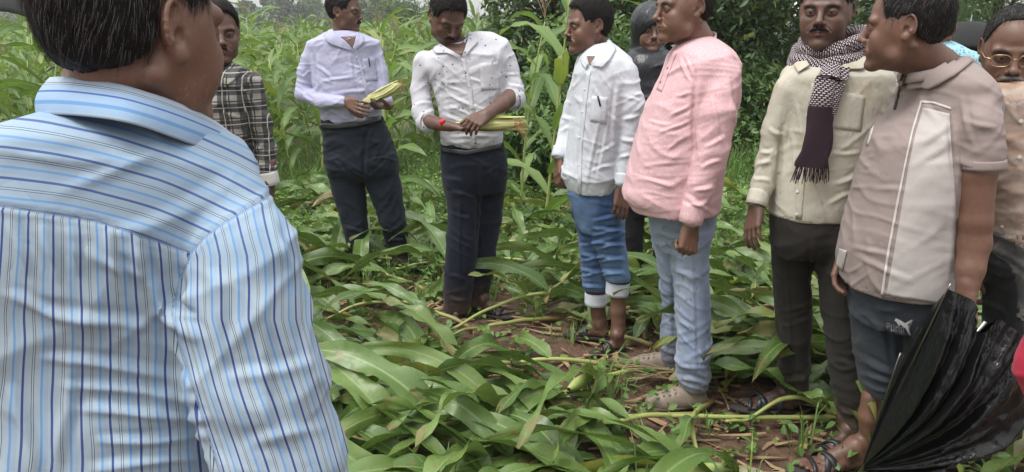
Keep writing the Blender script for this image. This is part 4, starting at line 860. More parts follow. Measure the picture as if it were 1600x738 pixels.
def man_scarf():
    Y = 2.75; p = person((1270, 660), 'man in a cream shirt with a dark patterned scarf wound round his neck')
    H = Head(P(1290, 19, Y), -9, 1, s=1.07, full=.97, jaw=.97, neck=P(1298, 88, Y+.03)); parts = [H.mesh(.5)]
    W = P(1183, 320, Y-.04); K = P(1177, 348, Y-.06)
    parts.append(arm_part(.003, [(1192, 270, 0, 14), (1183, 320, -.04, 10.5)], Y, [dict(wrist=W, knuck=K, palm=(.75, .35, .1), thumb_side=-1, curl=(14, 22, 20), spread=.5, tcurl=8, tout=34, s=1.0)]))
    S = SDF(.004); hand(S, P(1388, 335, Y+.02), P(1388, 362, Y), (-.9, .2, 0), 1); V, Q = S.build(1); parts.append((V, Q, {}))
    parts.append(core(P(1300, 110, Y), P(1268, 360, Y), feet=(P(1236, 590, Y+.13), P(1322, 640, Y-.08))))
    lf, (h1, t1, d1) = leg_part(.003, Y, [(1240, 600, .16, 14), (1240, 622, .16, 13)], (1242, 640), (1150, 634), side=-1); rf, (h2, t2, d2) = leg_part(.003, Y, [(1322, 650, -.1, 15), (1324, 672, -.1, 14)], (1335, 694), (1278, 716), side=-1); parts += [lf, rf]
    body(p, SK['deep'], parts); H.eyes(p); hair(H, HB, p, thick=.006, top=.016, slen=.03, strands=2600, full=.97); moustache(H, HB, p, w=.029, t=.005, droop=.006)
    rows = [(88, 1262, 1345, .02, .14), (100, 1240, 1378, .01, .2), (114, 1224, 1392, 0, .25), (140, 1218, 1394, 0, .28), (200, 1218, 1388, 0, .3), (260, 1210, 1366, 0, .3), (310, 1202, 1346, 0, .3), (338, 1200, 1334, 0, .3), (351, 1201, 1332, 0, .29)]
    cr = [(1226, 190, 1212, 300, 3.5, -.014), (1200, 200, 1224, 215, 3, .007), (1178, 262, 1205, 250, 3.5, .012), (1176, 278, 1202, 285, 3, .010), (1186, 240, 1210, 236, 3, .009), (1235, 200, 1250, 330, 3, .006), (1300, 290, 1350, 270, 3, .008), (1290, 320, 1335, 300, 3, .007), (1320, 110, 1345, 200, 3.5, .006), (1240, 150, 1260, 240, 3, .006), (1300, 240, 1345, 240, 3, .006), (1262, 260, 1290, 345, 3, .005)]
    V, Q = shirt(Y, rows, [[(1232, 140, -.02, 24), (1214, 200, 0, 22), (1201, 255, 0, 20), (1190, 292, -.02, 16.5), (1184, 312, -.035, 15)], [(1382, 140, 0, 24), (1394, 210, 0, 22), (1390, 330, .02, 14)]], seed=14, creases=cr, amp=.0034, res=.005)
    m, N, c, bs = cloth_mat('cream_cotton', (0.528, 0.497, 0.414), rough=.85, wr=.6); st_ = N.noise(9, 5, N.obj(), .65); c = N.mix(N.math('MULTIPLY', N.math('GREATER_THAN', st_, .6), .35), c, (.42, .32, .2)); lk(m, c, bs.inputs['Base Color'])
    sh = stack(V, Q, 'shirt', m, p); b = bvh_of(V, Q); collar(sh, m, P(1300, 98, Y), .078, .035, -8, b, [([(1256, 92), (1264, 106)], [(1241, 104), (1248, 115)]), ([(1311, 108), (1330, 98), (1352, 90)], [(1320, 110), (1347, 110), (1364, 97)])])
    placket(sh, m, b, [(1268, 130), (1252, 240), (1242, 350)], [(1277, 130), (1261, 240), (1252, 352)], n=28); placket(sh, m, b, [(1312, 142), (1295, 200)], [(1352, 150), (1345, 206)], n=10, m=8, name='pocket'); buttons(sh, BUTTON, b, [(1262, 180), (1254, 250), (1246, 300), (1245, 335)], .0055)
    ridges_ring(m, sh, [(P(1184, 310, Y-.035), 15.8*mpp(P(1184, 310, Y)), P(1183, 318, Y-.04)-P(1190, 292, Y-.02))], 'cuff', h=.055)
    # scarf
    ms, N, c, bs = cloth_mat('scarf_cotton', (.035, .02, .028), rough=.95, wr=.3)
    uvn = N.t.nodes.new('ShaderNodeUVMap'); sx = N.t.nodes.new('ShaderNodeSeparateXYZ'); lk(ms, uvn.outputs[0], sx.inputs[0]); U, W_ = sx.outputs[0], sx.outputs[1]
    rowi = N.math('FLOOR', N.math('MULTIPLY', U, 1.0)); wob = N.math('FRACT', N.math('ADD', N.math('MULTIPLY', W_, 1.0), N.math('MULTIPLY', rowi, .37)))
    a1 = N.math('LESS_THAN', N.math('FRACT', U), .5); a2 = N.math('LESS_THAN', wob, .6); msk = N.math('MULTIPLY', N.math('MULTIPLY', a1, a2), N.attr('pat'))
    lk(ms, N.mix(msk, c, (.55, .49, .5)), bs.inputs['Base Color'])
    def band(path, w, t, name, lenu, pat=None, seed=0, wu=5.0, parent=None):
        path = np.array(path, float); n = len(path); T = np.gradient(path, axis=0); T /= np.linalg.norm(T, axis=1)[:, None]; A = []; mcnt = 22
        for i in range(n):
            u = nrm(np.cross(T[i], (0, 0, 1)) if abs(T[i][2]) < .85 else np.cross(T[i], (0, 1, .0))); v = np.cross(u, T[i]); ww = w[i] if np.ndim(w) else w; tt = t[i] if np.ndim(t) else t
            th = np.linspace(0, 2*np.pi, mcnt, endpoint=False); r = 1+.10*np.sin(3*th+i*.25+seed)+.07*np.sin(5*th-i*.4)
            A.append(path[i]+(tt*np.cos(th)*r)[:, None]*u+(ww*np.sin(th)*r)[:, None]*v)
        s = np.r_[0, np.cumsum(np.linalg.norm(path[1:]-path[:-1], axis=1))]
        Um = np.stack(np.meshgrid(s/.0066, np.linspace(0, wu, mcnt, endpoint=False), indexing='ij'), -1)
        mb = MB(); mb.grid(np.array(A), Um, close=True); pa = np.ones((n, mcnt)) if pat is None else np.repeat(pat[:, None], mcnt, 1)
        o = mb.obj(name, ms, parent, attrs={'pat': pa.ravel()}); return o
    c0 = P(1299, 76, Y+.02); root = empty('scarf', c0)
    root.parent = p; root.matrix_parent_inverse = p.matrix_basis.inverted()
    for j, (dz, rx, ry, tl, w) in enumerate(((.02, .102, .098, .018, .027), (-.02, .112, .112, .03, .026), (-.05, .105, .118, .05, .021))):
        th = np.linspace(0, 2*np.pi, 64); path = np.stack([c0[0]+rx*np.sin(th)-.01*j, c0[1]-ry*np.cos(th), c0[2]+dz-tl*np.cos(th)*1.0+.03*np.sin(th)*(.9-.2*j)+.004*np.sin(5*th+j)], -1)
        band(path, w, .018, 'scarf_wrap', 60, seed=j, wu=11, parent=root)
    pth = [P(1300, 104, Y-.13), P(1292, 122, Y-.16), P(1287, 150, Y-.175), P(1281, 190, Y-.175), P(1276, 225, Y-.18), P(1271, 250, Y-.182), P(1269, 262, Y-.182)]
    tt = np.linspace(0, 6, 40); pth = np.array([[np.interp(q, range(7), np.array(pth)[:, d]) for d in range(3)] for q in tt]); wv = np.interp(tt, [0, 1, 2, 3, 6], [.03, .036, .038, .045, .056])
    o = band(pth, .012, wv, 'scarf_tail', 40, pat=(tt < 2.35).astype(float)*np.clip((2.6-tt), 0, 1)**.01, seed=2, wu=13, parent=root)
    p2 = [P(1312, 106, Y-.13), P(1311, 130, Y-.16), P(1304, 155, Y-.168), P(1300, 180, Y-.168)]; t2_ = np.linspace(0, 3, 16); p2 = np.array([[np.interp(q, range(4), np.array(p2)[:, d]) for d in range(3)] for q in t2_]); band(p2, .009, np.linspace(.03, .012, 16), 'scarf_tail', 20, seed=5, wu=9, parent=root)
    fm = MB(); rg = np.random.default_rng(3); e = pth[-1]
    for i in range(46):
        x = -.054+.108*i/45; a = e+np.array([x, rg.uniform(-.006, .004), .012]); q = a+np.array([x*.15+rg.normal()*.004, rg.normal()*.003, -.05-rg.random()*.022]); fm.tube([a, (a+q)/2+rg.normal(size=3)*.002, q], .0013, 4, cap=False)
    fm.obj('fringe', ms, root, attrs={'pat': np.zeros(fm.n)})
    m2 = cm('brown_trouser_cloth', (.028, .024, .021), rough=.85, wr=.35)
    V, Q = trousers(Y, [(335, 1201, 1334, 0, .27), (370, 1201, 1336, 0, .29), (396, 1204, 1336, 0, .27), (410, 1208, 1330, 0, .22)],
        [[(370, 1201, 1272, .06, .25), (400, 1203, 1268, .08, .23), (490, 1208, 1266, .12, .2), (547, 1212, 1264, .14, .19), (600, 1213, 1261, .16, .19), (634, 1212, 1258, .17, .18)], [(370, 1260, 1336, -.03, .25), (462, 1277, 1342, -.06, .21), (547, 1287, 1345, -.08, .2), (640, 1299, 1346, -.1, .18), (688, 1305, 1341, -.11, .17)]], seed=15, amp=.005, k=.015,
        creases=[(1215, 600, 1258, 590, 3.5, .012), (1212, 620, 1250, 612, 3, .010), (1205, 420, 1262, 430, 3.5, .006), (1290, 560, 1340, 575, 3.5, .008), (1296, 640, 1342, 650, 3.5, .008), (1262, 380, 1270, 460, 3, -.01), (1232, 400, 1236, 590, 2.5, .005)])
    stack(V, Q, 'trousers', m2, p); mm = plain('sandal_leather', (.02, .025, .032), .35); sandal(p, mm, SOLE, h1, t1, side=-1, back=True); sandal(p, mm, SOLE, h2, t2, side=-1, back=True)
def man_polo():
    Y = 2.4; p = person((1390, 725), 'man in mauve and white polo shirt, face turned left, gripping a black umbrella')
    H = Head(P(1416, 42, Y), -96, 2, s=1.12, full=1.0, neck=P(1462, 112, Y+.03), nr=.068, jaw=1.05); parts = [H.mesh(.3)]
    W = P(1511, 456, Y-.26); K = P(1517, 492, Y-.27)
    parts.append(arm_part(.003, [(1530, 215, -.2, 33), (1528, 270, -.21, 31), (1524, 345, -.22, 28), (1522, 380, -.22, 28), (1516, 420, -.24, 24), (1511, 456, -.26, 18)], Y, [dict(wrist=W, knuck=K, palm=(-.9, .3, 0), thumb_side=1, curl=(55, 60, 40), spread=.2, tcurl=25, s=1.05)]))
    W2 = P(1318, 392, Y+.14); K2 = P(1307, 426, Y+.12)
    parts.append(arm_part(.003, [(1400, 240, .22, 24), (1352, 330, .2, 20), (1318, 392, .14, 13)], Y, [dict(wrist=W2, knuck=K2, palm=(.75, -.5, 0), thumb_side=1, curl=(22, 30, 22), spread=.4, tcurl=20, s=1.0)]))
    parts.append(core(P(1465, 130, Y), P(1408, 450, Y), feet=(P(1362, 600, Y+.05), P(1440, 720, Y-.15))))
    lf, (h1, t1, d1) = leg_part(.003, Y, [(1362, 622, .05, 17), (1360, 650, .05, 19), (1357, 690, .06, 15.5), (1352, 712, .06, 15)], (1357, 730), (1240, 736), side=-1)
    rf, (h2, t2, d2) = leg_part(.004, Y, [(1440, 720, -.14, 24), (1438, 800, -.14, 20)], (1460, 840), (1350, 850), side=-1); parts += [lf, rf]
    body(p, SK['warm'], parts); H.eyes(p); hair(H, HG, p, thick=.008, top=.02, slen=.028, strands=4200, greyf=.07, gmat=HW, recede=.02, sw=.0003)
    rows = [(90, 1468, 1512, .02, .14), (100, 1430, 1522, .02, .22), (112, 1412, 1534, .01, .32), (128, 1404, 1548, 0, .38), (150, 1401, 1558, 0, .4), (180, 1392, 1556, 0, .41), (223, 1358, 1540, 0, .42), (277, 1338, 1522, 0, .43), (330, 1325, 1508, 0, .43), (380, 1313, 1500, 0, .42), (405, 1308, 1497, 0, .42), (430, 1305, 1494, 0, .42), (456, 1305, 1493, 0, .42), (474, 1307, 1492, 0, .41)]
    cr = [(1484, 180, 1488, 290, 4, -.016), (1486, 190, 1440, 230, 4, .008), (1486, 220, 1430, 260, 4, .006), (1370, 210, 1400, 215, 4, .006), (1330, 400, 1430, 440, 4, .007), (1320, 380, 1400, 405, 3.5, .006), (1430, 150, 1470, 190, 4, .007), (1500, 190, 1560, 200, 4, .006), (1500, 150, 1520, 230, 4, .007), (1345, 290, 1420, 300, 4, .005), (1490, 300, 1480, 440, 4, .008)]
    V, Q = shirt(Y, rows, [[(1522, 152, -.13, 38), (1530, 200, -.2, 38), (1534, 246, -.21, 38.5)], [(1425, 150, .16, 30), (1400, 240, .22, 30)]], seed=16, creases=cr, amp=.0035, k=.012, res=.005, hole=(P(1460, 96, Y), .082, .05))
    m, N, c, bs = cloth_mat('mauve_pique', (.31, .25, .235), rough=.9, wr=.3)
    mw, N2, c2, bs2 = cloth_mat('pale_knit_panel', (0.515, 0.478, 0.46), rough=.9, wr=.25); wv = N2.noise(60, 2, N2.obj((.12, .12, 2.2))); lk(mw, N2.mix(N2.math('MULTIPLY', wv, .5), c2, (.4, .36, .35)), bs2.inputs['Base Color'])
    white = plain('white_piping', (.54, .50, .49), .8)
    sh = stack(V, Q, 'polo_shirt', m, p); b = bvh_of(V, Q)
    placket(sh, mw, b, [(1443, 168), (1430, 210), (1420, 260), (1408, 330), (1396, 400), (1385, 462)], [(1484, 178), (1488, 240), (1492, 300), (1494, 360), (1494, 420), (1488, 478)], n=70, m=30, off=.0014, name='pale_panel', t=.0008)
    placket(sh, white, b, [(1438, 158), (1424, 205), (1412, 262), (1398, 330), (1386, 395), (1376, 462)], [(1441, 160), (1427, 206), (1415, 262), (1402, 330), (1390, 395), (1380, 463)], n=80, m=3, off=.0012, name='piping', t=.0004)
    placket(sh, white, b, [(1437, 157), (1460, 159), (1486, 168)], [(1440, 161), (1460, 163), (1486, 172)], n=20, m=3, off=.0012, name='piping', t=.0004)
    placket(sh, white, b, [(1372, 156), (1360, 200), (1353, 228)], [(1377, 157), (1365, 201), (1357, 228)], n=14, m=3, off=.0012, name='piping', t=.0004)
    placket(sh, mw, b, [(1312, 388), (1307, 415)], [(1324, 392), (1317, 424)], n=10, m=4, off=.002, name='pale_panel', t=.001)
    placket(sh, plain('zip', (.05, .045, .045), .4, .5), b, [(1407, 128), (1402, 150), (1397, 172)], [(1410, 128), (1405, 150), (1400, 172)], n=10, m=3, off=.003, name='zip', t=.002)
    collar(sh, m, P(1460, 104, Y), .078, .05, -70, b, [([(1500, 84), (1472, 101), (1446, 115), (1420, 130)], [(1520, 97), (1494, 119), (1455, 141), (1424, 133)]), ([(1412, 113), (1416, 122), (1420, 130)], [(1398, 119), (1404, 127), (1410, 134)])], chest=([(1411, 116), (1410, 130), (1405, 144)], [(1426, 122), (1417, 132), (1408, 144)]), skin=SK['warm'], person=p)
    q = ch(Y, [(1534, 256, -.212, 38.5)])[0]; ridges_ring(m, sh, [(np.array(q[:3]), q[3], (.05, -.02, -1))], 'sleeve_band', h=.028)
    m2, N, c, bs = cloth_mat('slate_jersey', (.05, .058, .072), rough=.85, wr=.4)
    V, Q = trousers(Y, [(425, 1318, 1492, 0, .33), (460, 1321, 1492, 0, .36), (500, 1323, 1490, 0, .36), (525, 1326, 1488, 0, .32)],
        [[(490, 1323, 1420, .05, .27), (547, 1327, 1408, .05, .25), (580, 1331, 1400, .05, .235), (600, 1334, 1393, .05, .22), (626, 1338, 1386, .05, .19)], [(500, 1395, 1492, -.08, .3), (600, 1405, 1490, -.12, .25), (700, 1410, 1476, -.14, .2), (790, 1412, 1466, -.14, .18)]], seed=17, amp=.005, k=.015,
        creases=[(1330, 555, 1400, 585, 4, .012), (1334, 580, 1395, 600, 3.5, .014), (1336, 598, 1388, 612, 3, .012), (1345, 460, 1395, 560, 4, .008), (1380, 500, 1400, 590, 4, -.008), (1325, 520, 1350, 545, 4, .006)])
    t = stack(V, Q, 'shorts', m2, p); bt = bvh_of(V, Q)
    pr = plain('white_print', (.6, .6, .6), .6)
    def poly(pts_l, pts_r, n=14, m=3): return (pts_l, pts_r, n, m)
    mb = MB()
    # leaping cat print: ruled strips (body, tail, legs) and the faded word under it
    for L, R, n, mm in [([(1398, 501), (1404, 504), (1411, 510), (1418, 515)], [(1400, 497), (1407, 500), (1413, 504), (1420, 509)], 12, 4), ([(1418, 515), (1421, 509), (1424, 503), (1427, 500)], [(1420, 513), (1422, 508), (1425, 503), (1427, 499)], 8, 2), ([(1415, 513), (1418, 519), (1422, 524)], [(1420, 512), (1421, 518), (1423, 523)], 8, 3), ([(1399, 499), (1402, 505), (1405, 509)], [(1404, 500), (1405, 505), (1407, 508)], 6, 2), ([(1413, 505), (1419, 502), (1424, 499)], [(1414, 508), (1420, 506), (1426, 500)], 6, 2)]:
        patch(bt, L, R, n, mm, .0022, mb)
    mb.obj('logo_print', pr, t); mb = MB()
    def blk(x0, x1, y0, y1): patch(bt, [(x0, y0), (x0, y1)], [(x1, y0+.4*(x1-x0)/3), (x1, y1+.4*(x1-x0)/3)], 5, 3, .002, mb)
    X0 = 1386.0; base = lambda x: 504.5+(x-1386)*.28
    def letter(x, segs):
        for a, b_, c_, d_ in segs: blk(x+a, x+b_, base(x)+c_, base(x)+d_)
    letter(1386, [(0, 1.2, 0, 11), (1.2, 4.2, 0, 1.5), (3.4, 4.6, 0, 6), (1.2, 4.2, 5, 6.5)]); letter(1392.5, [(0, 1.2, 0, 11), (1.2, 4, 9.5, 11), (3.8, 5, 0, 11)]); letter(1399.5, [(0, 1.2, 0, 11), (1.2, 3, 1, 4), (3, 4.6, 1, 4), (4.8, 6, 0, 11)]); letter(1407.5, [(0, 1.2, 0, 11), (1.2, 4, 0, 1.5), (3.9, 5.1, 0, 11), (1.2, 4, 5.5, 7)])
    mb.obj('word_print', plain('faded_print', (.20, .205, .215), .7), t)
    ridges_ring(plain('bracelet_red', (.45, .02, .02), .5), p, [(P(1323, 386, Y+.15), .034, W2-P(1352, 330, Y+.2))], 'wrist_thread', h=.006)
    sandal(p, BLACKR, SOLE, h1, t1, side=-1); sandal(p, BLACKR, SOLE, h2, t2, side=-1)
def umbrella_in_hand():
    Y = 2.14; u = empty('umbrella', P(1344, 734, Y), 'black folded umbrella hanging open-mouthed from the fist of the polo shirt man', 'umbrella')
    tip = P(1344, 736, 2.12); rim = [P(*q) for q in ((1404, 560, 2.16), (1440, 500, 2.10), (1481, 452, 2.02), (1519, 468, 1.98), (1527, 518, 1.97), (1560, 497, 1.96), (1602, 528, 1.98), (1604, 600, 2.02), (1594, 684, 2.06), (1500, 702, 2.12), (1412, 727, 2.14))]
    rim = np.array(rim); n = len(rim); m = 220; tt = np.linspace(0, n-1, m)
    rimf = np.array([[np.interp(q, range(n), rim[:, d]) for d in range(3)] for q in tt]); A = []; rg = np.random.default_rng(5); ks = 64
    ph = tt/(n-1)
    for i in range(ks):
        s = i/(ks-1); sc_ = s**.9
        row = tip+(rimf-tip)*sc_
        pw = ph+.035*noise3(np.stack([ph*5, np.full(m, s*1.6), np.full(m, 4.)], -1)); fold = .050*(1-np.abs(np.sin(np.pi*9*pw+.3)))**1.3+.018*(1-np.abs(np.sin(np.pi*23*pw+s)))
        q = noise3(np.stack([ph*22, np.full(m, s*5.0), np.zeros(m)], -1)); q2 = noise3(np.stack([ph*34+q, np.full(m, s*13.), np.ones(m)], -1))
        amp_ = (np.sin(np.pi*min(s*1.0, 1))*.7+.35*s)
        dY = -(fold+.010*np.clip(1-np.abs(q)*3, 0, 1)*s+.006*np.clip(1-3*np.abs(q2), 0, 1)*s)*amp_-.07*np.sin(math.pi*s)*np.sin(np.pi*ph)
        row[:, 1] += dY; A.append(row)
    A = np.array(A); B = A[:, ::-1].copy()
    mb = MB(); mb.grid(A); back = A.copy(); back[:, :, 1] = np.array([tip+(rimf-tip)*(i/(ks-1))**.9 for i in range(ks)])[:, :, 1]+.06*np.sin(np.pi*np.linspace(0, 1, ks))[:, None]*np.sin(np.pi*ph); mb.grid(back[:, ::-1])
    o = mb.obj('canopy', wet_black('umbrella_plastic', (.006, .006, .007), .22, .35), u)
    met = plain('umbrella_steel', (.35, .34, .33), .3, 1.0)
    for e in (rim[2], rim[6], rim[0]):
        r = MB(); r.tube([tip*.55+e*.45, e, e+nrm(e-tip)*.018], [.0025, .0025, .0016], 6); r.obj('rib', met, u)
    r = MB(); r.tube([tip-nrm(rim[4]-tip)*.02, tip+(rim[4]-tip)*.5, tip+(rim[4]-tip)*1.06], .005, 8); r.obj('shaft', met, u)
def translucent(name):
    m, nt, b = node_mat(name); N = NT(nt); v = N.obj(); b.inputs['Base Color'].default_value = (.75, .74, .72, 1); b.inputs['Roughness'].default_value = .3
    n = N.noise(10, 3, N.obj((1, 1, .6))); nt.links.new(N.math('ADD', N.math('MULTIPLY', N.math('POWER', n, 2.0), .5), .10), b.inputs['Alpha']); nt.links.new(N.bump(N.noise(24, 3, v), .7, .015), b.inputs['Normal']); return m
def man_raincoat():
    Y = 2.62; p = person((1560, 715), 'older man with thin-rimmed glasses and grey moustache in a clear raincoat at the right edge')
    H = Head(P(1584, 79, Y), 4, 13, s=1.17, neck=P(1584, 160, Y+.05), full=1.02, nr=.065, jowl=.6); parts = [H.mesh(.25)]
    parts.append(core(P(1578, 170, Y), P(1600, 400, Y), feet=(P(1560, 640, Y), P(1640, 640, Y))))
    lf, (h1, t1, d1) = leg_part(.004, Y, [(1540, 640, .05, 18), (1530, 690, .05, 15)], (1552, 704), (1468, 722), side=-1); parts.append(lf)
    S = SDF(.004); 
    for x in (1508, 1700): hand(S, P(x, 420, Y+.1), P(x, 445, Y+.1), (1, .2, 0), 1)
    V, Q = S.build(1); parts.append((V, Q, {})); body(p, SK['warm'], parts); H.eyes(p)
    hl = lambda y: hairline_std(y)+np.interp(y, [-.12, -.03, 0, .03], [.03, .03, .0, 0])
    hair(H, HG, p, line=hl, thick=.006, top=.004, slen=.03, strands=2200, greyf=.12, gmat=HW, recede=.02, sw=.0003); moustache(H, HW, p, w=.03, t=.0055); glasses(H, p, GOLD, LENS)
    rows = [(118, 1545, 1622, .03, .18), (130, 1526, 1650, .01, .24), (150, 1512, 1672, 0, .28), (200, 1515, 1680, 0, .3), (300, 1528, 1676, 0, .3), (392, 1536, 1672, 0, .3)]
    V, Q = shirt(Y, rows, [[(1530, 150, .02, 26), (1515, 280, .05, 24), (1508, 400, .1, 16)], [(1668, 150, .02, 26), (1690, 280, .05, 24), (1700, 400, .1, 16)]], seed=20, amp=.008, res=.008)
    m = cm('peach_cotton', (.52, .36, .27), rough=.85); sh = stack(V, Q, 'shirt', m, p); b = bvh_of(V, Q); buttons(sh, BUTTON, b, [(1593, 246), (1566, 355), (1595, 190)], .007); collar(sh, m, P(1584, 146, Y), .078, .03, 4, b, [([(1552, 128), (1562, 142), (1580, 160)], [(1540, 136), (1548, 152), (1576, 166)]), ([(1612, 128), (1604, 142), (1586, 160)], [(1626, 136), (1618, 152), (1590, 166)])])
    V, Q = trousers(Y, [(380, 1536, 1672, 0, .28), (430, 1536, 1676, 0, .28)], [[(420, 1530, 1604, .0, .22), (560, 1530, 1590, .03, .18), (690, 1512, 1560, .05, .16)], [(420, 1604, 1678, 0, .22), (690, 1630, 1680, 0, .16)]]); stack(V, Q, 'trousers', bpy.data.materials['dark_trouser_cloth'], p)
    rows = [(132, 1540, 1630, .02, .24), (142, 1512, 1662, 0, .32), (162, 1500, 1684, 0, .38), (250, 1500, 1700, 0, .42), (400, 1520, 1710, 0, .44), (520, 1530, 1720, 0, .46)]
    V, Q = shirt(Y, rows, [[(1528, 158, .0, 32), (1508, 280, .03, 30), (1502, 410, .08, 24)], [(1672, 158, 0, 32), (1695, 280, .03, 30), (1708, 410, .08, 24)]], seed=21, amp=.010, res=.009, nz=(12, 12, 9)); stack(V, Q, 'raincoat', translucent('clear_plastic'), p)
    sandal(p, BLACKR, SOLE, h1, t1, side=-1)
def man_behind():
    Y = 4.2; p = person((1470, 470), 'man facing away in a pale blue patterned shirt, only his ear and shoulder showing')
    H = Head(P(1465, 46, Y), 182, 0, neck=P(1466, 92, Y)); parts = [H.mesh(0), core(P(1466, 100, Y), P(1470, 290, Y), feet=(P(1450, 440, Y), P(1490, 440, Y)))]
    S = SDF(.004)
    for x in (-1, 1): hand(S, P(1466+x*60, 275, Y), P(1466+x*60, 300, Y), (-x, .2, 0), x)
    V, Q = S.build(1); parts.append((V, Q, {})); body(p, SK['tan'], parts); hair(H, HB, p, thick=.007)
    rows = [(62, 1450, 1484, 0, .1), (74, 1430, 1508, 0, .2), (84, 1414, 1524, 0, .25), (110, 1408, 1530, 0, .28), (200, 1414, 1524, 0, .28), (300, 1414, 1524, 0, .28)]
    V, Q = shirt(Y, rows, [[(1424, 100, 0, 15), (1406, 265, 0, 12)], [(1508, 100, 0, 15), (1526, 265, 0, 12)]], res=.01)
    m, N, c, bs = cloth_mat('blue_print_cotton', (.35, .58, .66)); vo = N.n('ShaderNodeTexVoronoi', i_Scale=55.0); lk(m, N.obj(), vo.inputs['Vector']); lk(m, N.mix(N.math('LESS_THAN', vo.outputs['Distance'], .3), c, (.08, .22, .32)), bs.inputs['Base Color']); stack(V, Q, 'shirt', m, p)
    V, Q = trousers(Y, [(290, 1416, 1522, 0, .26), (340, 1418, 1520, 0, .25)], [[(320, 1418, 1466, 0, .2), (462, 1426, 1458, 0, .15)], [(320, 1470, 1520, 0, .2), (462, 1478, 1510, 0, .15)]], res=.01); stack(V, Q, 'trousers', bpy.data.materials['dark_trouser_cloth'], p)
def person_red():
    Y = 1.2; p = person((1.05, 1.2, 0), 'person in a red shirt and grey trousers, only a sliver showing at the right edge')
    ex = lambda px, py, dy=0: P(px, py, Y+dy)
    H = Head(np.array([1.12, Y+.02, 1.56]), -40, 0, neck=np.array([1.13, Y+.03, 1.36])); V, Q, a = H.mesh(0); parts = [(V, Q, a), core(np.array([1.13, Y, 1.4]), np.array([1.12, Y, .95]), feet=((.98, Y-.06, .1), (1.02, Y+.1, .1)))]
    S = SDF(.005); hand(S, (1.26, Y, .88), (1.26, Y, .79), (-.9, .2, 0), 1); V, Q = S.build(1); parts.append((V, Q, {})); body(p, SK['warm'], parts); H.eyes(p); hair(H, HB, p)
    z = lambda py: P(1600, py, Y)[2]; x = lambda px, py: P(px, py, Y)[0]
    def f(S):
        S.loft(st(Y, [(100, 1740, 1850, 0, .1), (150, 1670, 1930, 0, .2), (300, 1650, 1940, 0, .22), (450, 1640, 1925, 0, .21), (560, 1600, 1905, 0, .2), (590, 1582, 1895, 0, .2), (615, 1574, 1890, 0, .2), (645, 1578, 1885, 0, .2), (668, 1588, 1880, 0, .2)]), 0, n=2.2)
        S.chain([(1.25, Y+.05, 1.36, .06), (1.28, Y+.06, 1.1, .055), (1.26, Y, .9, .04)], .02)
    V, Q = garment(f, .006, amp=.004, seed=31); stack(V, Q, 'shirt', cm('red_cotton', (.42, .02, .055)), p)
    def g(S):
        S.loft(st(Y, [(630, 1605, 1910, 0, .18), (690, 1599, 1910, 0, .19), (800, 1599, 1900, 0, .2)]), 0); S.chain([(1.02, Y-.06, .7, .08), (1.02, Y-.06, .06, .06)], .02); S.chain([(1.1, Y+.1, .7, .08), (1.1, Y+.1, .06, .06)], .02)
    V, Q = garment(g, .01, amp=.005, seed=32); stack(V, Q, 'trousers', cm('grey_trouser_cloth', (.12, .12, .125)), p)
    for yy in (-.08, .1): shoe(p, BLACKR, SOLE, (1.12, Y+yy, 0), (.9, Y+yy-.05, 0))
